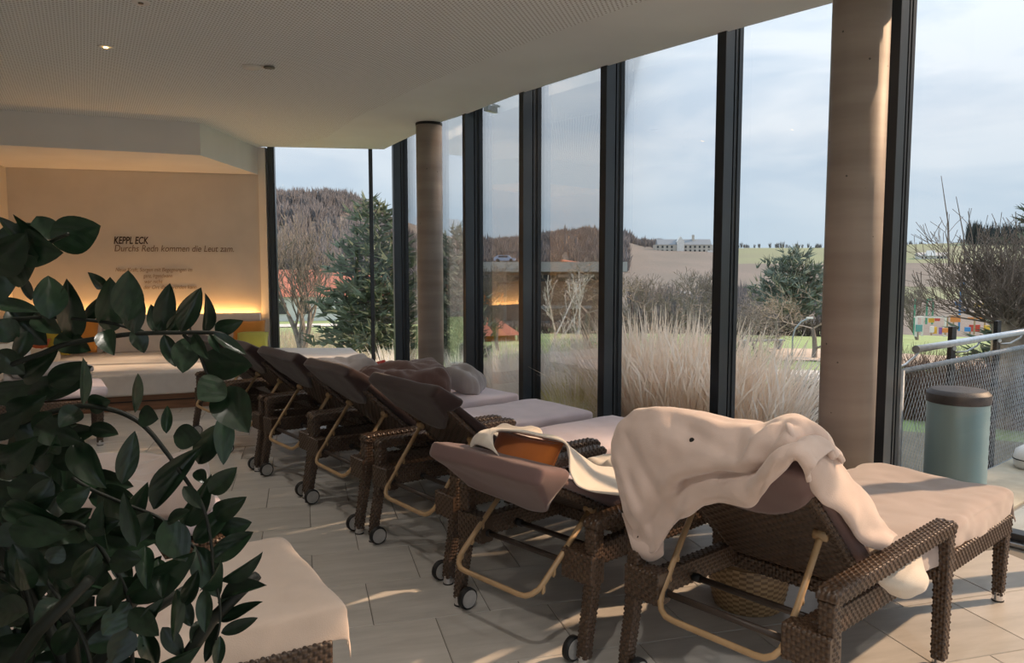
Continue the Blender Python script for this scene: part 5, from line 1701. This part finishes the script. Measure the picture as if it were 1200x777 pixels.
# sleeve running down the right edge of the backrest
so = [(922, 494, 2.30), (962, 517, 2.36), (998, 560, 2.46), (1017, 580, 2.52), (1032, 612, 2.58), (1053, 627, 2.62)]
sm = [(925, 505, 2.25), (962, 540, 2.28), (985, 572, 2.37), (1003, 597, 2.44), (1022, 622, 2.51), (1045, 634, 2.57)]
si = [(935, 530, 2.26), (950, 562, 2.28), (964, 588, 2.33), (988, 603, 2.40), (1008, 634, 2.48), (1034, 642, 2.55)]
sb = [(945, 545, 2.38), (965, 572, 2.42), (985, 588, 2.46), (1003, 610, 2.52), (1018, 634, 2.58), (1040, 640, 2.62)]
ctrl = [[at_y(*p) for p in row] for row in (so, sm, si, sb)]
cloth('sleeve', ctrl, M['terry_pink'], robe, 6, 6, .012, 10, 8, .016)
p = at_y(811, 516, 2.525); mb = MB(); mb.lathe([(.006, 0), (.009, .003), (.004, .008)], (0, 0, 0), 10, axis='y'); t_ = mb.build('hanging_tab', M['rubber'], robe); t_.location = p - robe.location
# lower left lapel end hanging beside the armrest
c = [[(728, 600, 2.83), (750, 612, 2.80), (776, 618, 2.77)], [(738, 632, 2.80), (757, 645, 2.77), (778, 640, 2.74)], [(746, 648, 2.82), (762, 656, 2.80), (777, 647, 2.77)]]
cloth('robe_hem', [[at_y(*p) for p in r] for r in c], M['terry_pink'], robe, 5, 5, .008, 9, 12, .018)

# sheet-like towel over a seat cushion
def seat_towel(name, key, label, mat, x0, x1, hang_r, hang_l, seed, amp=.007, foot=.05, group=None, zt=.508):
    ys = [(.345, zt - .05 - hang_l), (.348, zt - .03), (.325, zt + .002), (.2, zt + .004), (0, zt + .004), (-.2, zt + .004), (-.325, zt + .002), (-.350, zt - .03), (-.356, zt - .05 - hang_r)]
    ctrl = []
    for i in range(9):
        x = lerp(x0, x1, i / 8); row = []
        for y, z in ys: row.append(LW(key, (x + .02 * nz(y * 3, i, seed), y, z + (.012 * nz(i * .9, y * 2, seed) if abs(y) > .34 else 0))))
        ctrl.append(row)
    row = [LW(key, (x1 + .018, y * .99, min(z, zt - .03) - foot * .5)) for y, z in ys]; ctrl.append(row)
    row = [LW(key, (x1 + .022, y * .99, min(z, zt - .05) - foot)) for y, z in ys]; ctrl.append(row)
    o = ground_empty(name, LW(key, ((x0 + x1) / 2, 0, zt)), label, 'towel', group)
    cloth('towel', ctrl, mat, o, 5, 5, amp, 9, seed, .008)
    return o
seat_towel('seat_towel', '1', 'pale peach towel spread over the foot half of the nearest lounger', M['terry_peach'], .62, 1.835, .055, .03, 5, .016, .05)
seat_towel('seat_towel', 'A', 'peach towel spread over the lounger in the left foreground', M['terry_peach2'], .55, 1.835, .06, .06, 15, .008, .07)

# blob-like crumpled bundle: rounded slab with deep folds
def bundle(name, label, p, size, rz, mat, seed, amp=.03, freq=6, cat='towel', tilt=(0, 0), pname='towel', group=None):
    o = tag(empty(name, tuple(p), rz), label, cat, group)
    hx, hy, hz = size[0] / 2, size[1] / 2, size[2] / 2
    def fn(q):
        k = nz(q.x * freq + seed, q.y * freq * 1.7, q.z * 3) + .6 * abs(nz(q.x * freq * 2 + seed, q.y * freq * 2.5, seed))
        n = Vector((q.x / hx, q.y / hy, q.z / hz * 1.5)); n.normalize()
        e = Vector((q.x, q.y, q.z + hz))
        if q.z < -hz * .6: n.z = 0
        e += n * amp * k
        e.z = max(e.z + tilt[0] * q.x + tilt[1] * q.y, 0 + tilt[0] * q.x + tilt[1] * q.y)
        return e
    rbox(hx, hy, hz, min(hx, hy, hz) * .95, 30, 26, 8, fn).build(pname, mat, o, smooth=True)
    return o
def pillow(name, label, p, size, rot, mat, seed=0, group=None, cat='cushion'):
    o = tag(empty(name, tuple(p)), label, cat, group); o.rotation_euler = rot
    hx, hy, hz = size[0] / 2, size[1] / 2, size[2] / 2
    mb = MB(); n = 18
    for sg in (1, -1):
        rows = []
        for i in range(n + 1):
            r = []
            for j in range(n + 1):
                u, v = 2 * i / n - 1, 2 * j / n - 1
                f = (max(0, 1 - u * u) * max(0, 1 - v * v)) ** .38
                pin = 1 - .06 * (1 - abs(u)) * abs(v) ** 3 ; pin2 = 1 - .06 * (1 - abs(v)) * abs(u) ** 3
                r.append((hx * u * pin2, hy * v * pin, sg * hz * f + .006 * nz(u * 2 + seed, v * 2, sg) * f))
            rows.append(r if sg > 0 else r[::-1])
        mb.grid(rows)
    weld(mb).build('cover', mat, o, smooth=True)
    e = MB(); e.tube([(hx * a, hy * b, 0) for a, b in ((-1, -1), (0, -.94), (1, -1), (.94, 0), (1, 1), (0, .94), (-1, 1), (-.94, 0))], .004, 6, closed=True); e.build('piping', mat, o, smooth=True)
    return o

# orange cushion wrapped in a white towel on the low-backed lounger
b26 = math.radians(26)
p = at_y(611, 541, 3.14)
pillow('orange_cushion', 'burnt orange cushion peeking out of a white towel on the low lounger', p, (.37, .22, .11), (math.radians(62), 0, math.radians(44 - 90)), M['orange_fab'], 3)
tw = ground_empty('white_towel', LW('2', (.5, 0, .62)), 'white towel draped over the orange cushion and down the seat', 'towel')
rows = [[(552, 527, 3.22), (556, 522, 3.18), (562, 522, 3.12), (575, 527, 3.06), (586, 536, 3.02)],
        [(556, 512, 3.26), (562, 507, 3.2), (570, 508, 3.12), (573, 512, 3.09), (578, 519, 3.07)],
        [(575, 505, 3.34), (577, 504, 3.3), (580, 502, 3.24), (582, 503, 3.18), (584, 504, 3.12)],
        [(612, 508, 3.3), (614, 508, 3.25), (616, 506, 3.18), (618, 507, 3.1), (620, 509, 3.06)],
        [(648, 516, 3.25), (652, 517, 3.18), (656, 515, 3.1), (660, 517, 3.02), (664, 521, 2.97)],
        [(668, 524, 3.28), (672, 528, 3.2), (674, 535, 3.1), (672, 544, 3.0), (668, 553, 2.92)],
        [(700, 545, 3.4), (700, 553, 3.25), (698, 562, 3.1), (692, 570, 2.98), (684, 574, 2.9)],
        [(735, 548, 3.6), (737, 560, 3.4), (738, 572, 3.22), (733, 580, 3.05), (726, 582, 2.95)]]
cloth('towel', [[at_y(*q) for q in r] for r in rows], M['terry_white'], tw, 5, 6, .010, 10, 21, .008)
bundle('white_robe', 'rumpled white robe lying on the seat of the low-backed lounger', LW('2', (.98, 0, .505)), (.62, .52, .07), math.radians(44), M['terry_white'], 31, .03, 8, 'bathrobe', pname='robe')
# hanging towel end beside the nearest lounger's cushion
c = [[(1012, 640, 2.62), (1036, 640, 2.64), (1062, 640, 2.68), (1074, 642, 2.70)], [(1020, 662, 2.58), (1040, 664, 2.58), (1064, 664, 2.60), (1079, 662, 2.66)],
     [(1032, 680, 2.57), (1048, 686, 2.55), (1068, 685, 2.55), (1083, 676, 2.62)], [(1044, 690, 2.60), (1056, 697, 2.59), (1070, 697, 2.59), (1080, 688, 2.64)]]
tw = ground_empty('hanging_towel', at_y(1055, 665, 2.6), 'thick white towel end hanging inside the armrest of the nearest lounger', 'towel')
cloth('towel', [[at_y(*q) for q in r] for r in c], M['terry_white'], tw, 6, 6, .012, 9, 41, .03)
bundle('folded_towel', 'small cream towel on the seat of the third lounger', LW('3', (.62, -.02, .508)), (.28, .30, .10), math.radians(60), M['terry_white'], 51, .015, 6, tilt=(.1, 0))
# pile on the fifth and sixth loungers
bundle('brown_blanket', 'crumpled brown blanket piled behind the third lounger back', LW('5', (.92, -.02, .505)), (.68, .56, .26), math.radians(15), M['blanket'], 61, .07, 5, 'blanket', pname='blanket')
bundle('grey_towel', 'crumpled grey towel at the foot of the fifth lounger', LW('5', (1.52, 0, .505)), (.30, .26, .19), math.radians(-35), M['grey_towel'], 63, .05, 6, tilt=(-.25, 0))
bundle('grey_towel', 'pale grey towel heaped on the sixth lounger beside the brown blanket', LW('6', (.82, -.05, .505)), (.45, .5, .26), math.radians(30), M['grey_towel'], 66, .06, 5)
p = LW('6', (1.02, -.22, .70)); o = tag(empty('red_flask', tuple(p), .5), 'small red-capped flask on the grey towel heap', 'flask')
o.rotation_euler = (0, math.radians(78), .5)
mb = MB(); mb.lathe([(.028, -.10), (.03, -.095), (.03, .02), (.022, .035)], n=16); mb.build('body', M['white_plastic'], o, smooth=True)
M['red_plastic'] = pm('red_plastic', (.5, .04, .03), .4); mb = MB(); mb.lathe([(.031, .03), (.031, .10), (.027, .105)], n=16); mb.build('cap', M['red_plastic'], o, smooth=True)
# left row
bundle('crumpled_robe', 'crumpled pale pink robe seen through the plant leaves on the left lounger', LW('B', (1.42, -.02, .505)), (.72, .62, .16), math.radians(25), M['terry_pink'], 71, .06, 5, 'bathrobe', pname='robe')
bundle('crumpled_robe', 'pinkish robe heaped at the head of the peach towel in the left foreground', LW('A', (1.05, .05, .515)), (.6, .6, .20), math.radians(35), M['terry_pink'], 73, .06, 5, 'bathrobe', pname='robe')
for k in range(3):
    o = tag(empty('folded_towel', tuple(LW('C', (1.38 + .02 * k, -.02 * k, .508 + .062 * k))), math.radians(30 + 4 * k)), ('lowest', 'middle', 'topmost')[k] + ' folded grey towel of the stack on the far left lounger', 'towel', 'folded grey towels')
    rbox(.34 - .02 * k, .29, .030, .028, 16, 14, 4, lambda q, k=k: Vector((q.x, q.y, q.z + .03 + .006 * nz(q.x * 8, q.y * 8, k)))).build('towel', M['grey_towel'], o, smooth=True)
o = tag(empty('book', tuple(LW('C', (1.22, .06, .70))), .8), 'small tan book lying on the folded grey towels', 'book')
M['book_tan'] = pm('tan_cover', (.45, .24, .14), .6); M['paper'] = pm('paper', (.7, .68, .62), .8)
mb = MB(); mb.box((-.12, -.085, 0), (.12, .085, .004)); mb.box((-.12, -.085, .024), (.12, .085, .028)); mb.box((-.12, -.087, 0), (-.116, .087, .028)); mb.build('cover', M['book_tan'], o)
mb = MB(); mb.box((-.115, -.08, .004), (.115, .08, .024)); mb.build('pages', M['paper'], o)
bundle('white_towel', 'rolled cream towel at the left edge on the far left lounger', LW('C', (1.10, .10, .70)), (.34, .3, .17), .4, M['terry_white'], 81, .03, 6)
# bench cushions
def on_wall(px, off): 
    r = ray(px, 400); d = Vector((r.x, r.y)); n = Vector((BW_DIR.y, -BW_DIR.x)); o = BW_L + n * off
    return d * ((o.x * n.x + o.y * n.y) / (d.x * n.x + d.y * n.y))
def bench_pillow(px, off, lean, label, mat, s, seed, name='cushion', z=None, th=.13):
    q = on_wall(px, off); zz = .40 + s / 2 * math.sin(lean) + th * .3 if z is None else z
    pillow(name, label, (q.x, q.y, zz), (s, s, th), (lean, 0, TILE_A), M[mat], seed)
bench_pillow(292, .45, math.radians(60), 'orange cushion leaning at the right end of the bench', 'orange_light', .42, 1)
bench_pillow(296, .66, math.radians(32), 'lime green cushion in front of the orange one at the right bench end', 'green_fab', .40, 2)
bench_pillow(92, .44, math.radians(66), 'orange cushion upright against the bench back at the left', 'orange_light', .46, 3)
bench_pillow(62, .62, math.radians(55), 'mustard yellow cushion leaning before the left orange cushion', 'yellow_fab', .44, 4)
bench_pillow(36, .86, math.radians(35), 'rust red cushion lying low at the left bench end', 'red_fab', .36, 5)
q = on_wall(38, 1.35)
bundle('cream_towel', 'cream towel tossed on the bench seat at the left', (q.x, q.y, .402), (.5, .36, .16), .3, M['terry_white'], 91, .04, 7)
# round woven basket standing between the two nearest loungers
p = at_z(880, 712, 0)
o = tag(empty('wicker_basket', (p.x, p.y + .05, 0)), 'round tan wicker basket on the floor under the nearest lounger', 'basket')
w_ = WM(); n, m = 72, 34; base = 0
for i in range(m + 1):
    z = .21 * i / m; r = .150 + .028 * math.sin(z / .21 * 2.2)
    for j in range(n):
        a = .0035 * (1 if ((i // 2 + j // 2) % 2 == 0) else -1) if (i % 2 and j % 2) else 0
        w_.v.append(Vector(((r + a) * math.cos(2 * PI * j / n), (r + a) * math.sin(2 * PI * j / n), z)))
for i in range(m):
    for j in range(n):
        j2 = (j + 1) % n; w_.f.append((i * n + j, i * n + j2, (i + 1) * n + j2, (i + 1) * n + j)); w_.uv += [(i / 2, j / 2), (i / 2, (j + 1) / 2), ((i + 1) / 2, (j + 1) / 2), ((i + 1) / 2, j / 2)]
w_.f.append(tuple(range(n - 1, -1, -1))); w_.uv += [(0, 0)] * n
part('body', w_.mesh('body', M['wicker_tan']), o)
mb = MB(); mb.tube([(.155 * math.cos(2 * PI * k / 40), .155 * math.sin(2 * PI * k / 40), .212) for k in range(40)], .012, 8, closed=True); mb.build('rim', M['wicker_tan'], o, smooth=True)

# ================================================================== PLANT IN THE LEFT FOREGROUND
def leaf_mat():
    m, nt, b, out = nodes_of('glossy_leaf')
    N, L = nt.nodes, nt.links
    tc = N.new('ShaderNodeTexCoord'); oi = N.new('ShaderNodeObjectInfo')
    n = N.new('ShaderNodeTexNoise'); n.inputs['Scale'].default_value = 4; L.new(tc.outputs['Object'], n.inputs['Vector'])
    r = N.new('ShaderNodeValToRGB'); r.color_ramp.elements[0].position = .3; r.color_ramp.elements[0].color = (.007, .018, .009, 1)
    r.color_ramp.elements[1].position = .75; r.color_ramp.elements[1].color = (.018, .042, .019, 1); L.new(n.outputs['Fac'], r.inputs[0])
    mr = N.new('ShaderNodeMapRange'); mr.inputs['To Min'].default_value = .7; mr.inputs['To Max'].default_value = 1.35; L.new(oi.outputs['Random'], mr.inputs['Value'])
    s = N.new('ShaderNodeVectorMath'); s.operation = 'SCALE'; L.new(r.outputs[0], s.inputs[0]); L.new(mr.outputs[0], s.inputs['Scale'])
    L.new(s.outputs[0], b.inputs['Base Color']); b.inputs['Roughness'].default_value = .32; b.inputs['Specular IOR Level'].default_value = .5
    w = N.new('ShaderNodeTexWave'); w.inputs['Scale'].default_value = 2.2; w.inputs['Distortion'].default_value = 2.5; w.bands_direction = 'DIAGONAL'
    L.new(tc.outputs['Object'], w.inputs['Vector'])
    bp = N.new('ShaderNodeBump'); bp.inputs['Strength'].default_value = .05; bp.inputs['Distance'].default_value = .03
    L.new(w.outputs['Fac'], bp.inputs['Height']); L.new(bp.outputs[0], b.inputs['Normal'])
    return m
M['leaf'] = leaf_mat()
M['stem'] = pm('dark_green_stem', (.007, .010, .005), .6, (20, .3))
def leaf_mesh(seed, wid, curl, fold, twist):
    """unit-length leaf along +x, width along y, face along +z"""
    mb = MB(); rows = []; n = 11
    for i in range(n + 1):
        t = i / n
        w = wid * .5 * (math.sin(PI * t ** .88) ** .76) * (1 - .10 * t)
        if i == 0: w = .012
        if i == n: w = .003
        zc = curl * math.sin(PI * t) * .5 - curl * t * t * .6
        a = twist * (t - .3); row = []
        for u in (-1, -.62, -.25, 0, .25, .62, 1):
            y = w * u; z = fold * abs(u) ** 1.3 * w - .010 * math.exp(-(u / .16) ** 2) + .012 * nz(t * 5 + seed, u * 2, seed) * abs(u)
            row.append((t, y * math.cos(a) - z * math.sin(a), zc + y * math.sin(a) + z * math.cos(a)))
        rows.append(row)
    mb.grid(rows)
    return mb.mesh('leaf', M['leaf'], True)
LEAF = [leaf_mesh(k, 1.0, c, f, t) for k, (c, f, t) in enumerate(((.10, .30, .1), (-.08, .22, -.25), (.16, .42, .3), (.04, .16, 0)))]
plant_base = Vector((-.66, .98, 0))
plant = tag(empty('zz_plant', tuple(plant_base)), 'big dark glossy potted plant with arching leafy stems in the left foreground', 'plant')
bpy.context.view_layer.update()
VIEW = Vector((0, 0, H))
rl = random.Random(5)
def stem(pts, d0, d1, r0, r1):
    P_ = [at_y(px, py, .022 + lerp(d0, d1, i / (len(pts) - 1))) for i, (px, py) in enumerate(pts)]
    rows = catmull_grid([P_, P_], 5, 1)[0]
    mb = MB(); n = len(rows)
    mb.tube([p - plant_base for p in rows], [lerp(r0, r1, i / (n - 1)) * .5 for i in range(n)], 7)
    mb.build('stem', M['stem'], plant, smooth=True)
def leaf(bx, by, tx, ty, wpx, d=1.0, kind=None, dd=0.0):
    """base and tip of a leaf, width, distance; the blade faces roughly the aisle with its own tilt"""
    d += rl.uniform(-.03, .03)
    b = at_y(bx, by, d + .01); t = at_y(tx, ty, d - dd + rl.uniform(-.025, .025))
    ax = t - b; Lx = ax.length; ax.normalize()
    view = (VIEW - (b + t) / 2).normalized()
    nrm = (view - ax * view.dot(ax)).normalized()
    wpx *= 1.15
    true_w = max(wpx / F * d, .36 * Lx)
    vis = min(1.0, (wpx / F * d) / true_w)
    a = math.acos(vis) * rl.choice((-1, 1)) + rl.uniform(-.15, .15)
    nrm.rotate(Matrix.Rotation(a, 3, ax))
    y = nrm.cross(ax)
    m = Matrix((ax * Lx, y * true_w, nrm * Lx * .8)).transposed().to_4x4(); m.translation = b - plant_base
    o = bpy.data.objects.new('leaf', LEAF[rl.randrange(4) if kind is None else kind]); link(o, plant)
    o.matrix_local = m
# stems: uppermost branch, two middle branches, the big arch, the lower ones
stem([(-60, 345), (0, 318), (35, 297), (62, 282), (80, 274)], .92, .86, .008, .004)
stem([(-50, 470), (-10, 440), (22, 424), (50, 414), (75, 404), (120, 396), (160, 391), (205, 390), (250, 390), (264, 393)], .98, .98, .009, .005)
stem([(-30, 380), (20, 374), (65, 372), (110, 376), (140, 381), (165, 390)], 1.0, .99, .006, .004)
stem([(215, 392), (232, 412), (244, 440), (255, 456), (262, 480)], .98, .97, .005, .004)
stem([(-60, 530), (0, 507), (35, 492), (60, 483), (95, 476), (125, 479), (150, 487), (172, 502), (192, 526), (208, 548), (222, 568), (236, 590), (243, 612), (248, 640), (250, 668), (257, 702), (258, 728), (254, 750)], 1.02, .95, .009, .003)
stem([(20, 620), (74, 612), (99, 618), (114, 636), (128, 658), (140, 676), (152, 707), (154, 740), (156, 800)], 1.02, 1.0, .007, .006)
stem([(40, 660), (55, 681), (71, 704), (86, 727), (101, 757), (110, 800)], 1.0, .98, .006, .006)
stem([(0, 672), (15, 681), (36, 694), (58, 707), (90, 745)], 1.08, 1.06, .011, .010)
stem([(85, 560), (110, 575), (150, 592), (185, 606), (205, 622), (228, 642), (236, 668), (240, 700)], 1.06, 1.0, .006, .004)
stem([(30, 800), (40, 740), (20, 660), (-10, 600)], 1.02, 1.05, .008, .008)
LV = [  # base x,y  tip x,y  width
 (60, 284, 119, 264, 31), (58, 281, 43, 254, 22), (56, 288, 16, 250, 10), (38, 296, -3, 253, 11), (22, 312, -4, 278, 9), (28, 288, 70, 296, 30), (0, 312, 48, 300, 40), (8, 300, 40, 262, 30), (-8, 318, 30, 274, 30),
 (-25, 330, 20, 326, 40), (37, 352, 22, 320, 10), (58, 374, 57, 322, 34), (88, 398, 78, 328, 27), (-12, 354, 50, 367, 18), (8, 362, 55, 404, 34), (40, 368, 71, 390, 24), (-5, 378, 22, 398, 28), (33, 388, 18, 424, 18),
 (-5, 412, 29, 438, 26), (64, 396, 106, 411, 25), (97, 474, 98, 419, 13), (121, 337, 104, 320, 13), (130, 390, 129, 325, 30), (150, 376, 150, 317, 33), (158, 391, 150, 326, 26), (101, 376, 122, 345, 14), (184, 391, 177, 357, 15),
 (189, 390, 199, 332, 23), (212, 389, 235, 337, 23), (198, 390, 219, 361, 15), (240, 389, 242, 345, 15), (252, 388, 284, 376, 18), (121, 388, 133, 415, 22), (158, 384, 169, 414, 19), (192, 392, 206, 430, 17), (222, 395, 214, 437, 30),
 (226, 392, 244, 421, 13), (245, 392, 258, 414, 9), (250, 391, 289, 417, 14), (236, 425, 298, 428, 35), (262, 446, 232, 468, 34), (257, 456, 291, 506, 42), (262, 484, 262, 545, 22), (257, 496, 231, 546, 27),
 (12, 490, 52, 464, 30), (103, 475, 129, 470, 22), (158, 484, 160, 437, 10), (163, 485, 185, 491, 24), (195, 508, 196, 475, 12), (203, 511, 236, 513, 28), (143, 567, 158, 505, 23), (180, 597, 232, 524, 26), (216, 615, 247, 559, 24),
 (230, 551, 241, 567, 14), (246, 578, 277, 548, 23), (228, 636, 274, 587, 24), (252, 606, 287, 583, 24), (258, 623, 295, 612, 22), (246, 657, 298, 623, 25), (259, 681, 308, 649, 16), (257, 708, 309, 683, 16), (258, 728, 309, 706, 13),
 (259, 742, 302, 724, 15), (257, 730, 242, 776, 10), (258, 745, 254, 784, 14), (192, 610, 218, 658, 35), (150, 705, 229, 648, 36), (229, 640, 257, 701, 31), (240, 690, 240, 742, 18), (207, 690, 204, 753, 13), (165, 746, 191, 701, 14),
 (238, 726, 225, 756, 18), (184, 782, 235, 759, 17), (128, 645, 118, 587, 12), (160, 641, 146, 576, 19), (2, 546, 41, 514, 37), (40, 546, 63, 517, 27), (8, 570, 77, 578, 34), (69, 594, 105, 571, 27), (4, 594, 73, 612, 26),
 (10, 620, 81, 626, 35), (15, 637, 54, 687, 33), (-8, 716, 35, 718, 36), (-8, 772, 52, 746, 40), (52, 671, 109, 641, 37), (85, 520, 123, 571, 31), (60, 560, 30, 612, 26), (62, 545, 98, 527, 26), (105, 500, 140, 510, 18), (58, 530, 66, 512, 14),
 (215, 570, 236, 596, 15), (196, 612, 222, 598, 14), (176, 600, 150, 640, 26), (120, 600, 108, 640, 24), (100, 620, 140, 610, 22), (112, 640, 90, 690, 28), (128, 660, 165, 655, 26), (140, 676, 120, 725, 26), (152, 706, 120, 745, 30), (152, 715, 186, 745, 26),
 (154, 735, 130, 780, 30), (70, 703, 40, 730, 26), (71, 704, 112, 690, 22), (86, 727, 66, 770, 26), (88, 728, 128, 712, 18), (101, 757, 150, 745, 26), (36, 690, 20, 655, 22), (58, 660, 74, 640, 22), (30, 612, -4, 640, 28), (20, 560, -8, 520, 30),
 (60, 483, 40, 505, 22), (92, 478, 70, 500, 24), (40, 500, 96, 518, 30), (18, 500, 62, 525, 30), (170, 640, 172, 690, 20), (185, 655, 190, 700, 20), (210, 700, 225, 735, 18), (190, 735, 215, 770, 20), (232, 668, 215, 712, 18), (236, 690, 260, 660, 14)]
for k, q in enumerate(LV): leaf(*q[:4], q[4] * (1.35 if k < 10 else 1.0), .92 if k < 10 else 1.0)
for k in range(135):                              # inner leaves behind the front ones
    x = rl.uniform(-40, 165); y = rl.uniform(520, 810)
    if x > 110 and y < 600: continue
    a = rl.uniform(0, 2 * PI); s = rl.uniform(48, 78)
    leaf(x, y, x + s * math.cos(a), y + s * .8 * math.sin(a), rl.uniform(20, 34), rl.uniform(1.08, 1.28))
for k in range(14):
    x = rl.uniform(-30, 60); y = rl.uniform(440, 530); a = rl.uniform(-.8, .6)
    leaf(x, y, x + 55 * math.cos(a), y + 45 * math.sin(a), rl.uniform(18, 30), rl.uniform(1.02, 1.15))
# tall planter below the picture carrying the stems
M['planter'] = pm('charcoal_planter', (.05, .05, .052), .6, (4, .2))
M['soil'] = pm('potting_soil', (.03, .022, .015), .95, (30, .5))
mb = MB(); mb.lathe([(.17, 0), (.20, .02), (.235, .80), (.245, .84), (.235, .85), (.215, .84), (.21, .79)], n=32); mb.build('planter', M['planter'], plant, smooth=True)
mb = MB(); mb.lathe([(.205, .77), (.205, .80), (.1, .815), (.01, .82)], n=24); mb.build('soil', M['soil'], plant)
for k in range(9):
    a = 2 * PI * k / 9; e = Vector((rl.uniform(-.35, .25), rl.uniform(-.1, .15), rl.uniform(.25, .38)))
    b0 = Vector((.11 * math.cos(a), .11 * math.sin(a), .80)); mb = MB()
    mb.tube([b0, b0 + e * .35 + Vector((0, 0, .05)), b0 + e * .7 + Vector((0, 0, .04)), b0 + e], [.011, .010, .009, .007], 7); mb.build('stem', M['stem'], plant, smooth=True)
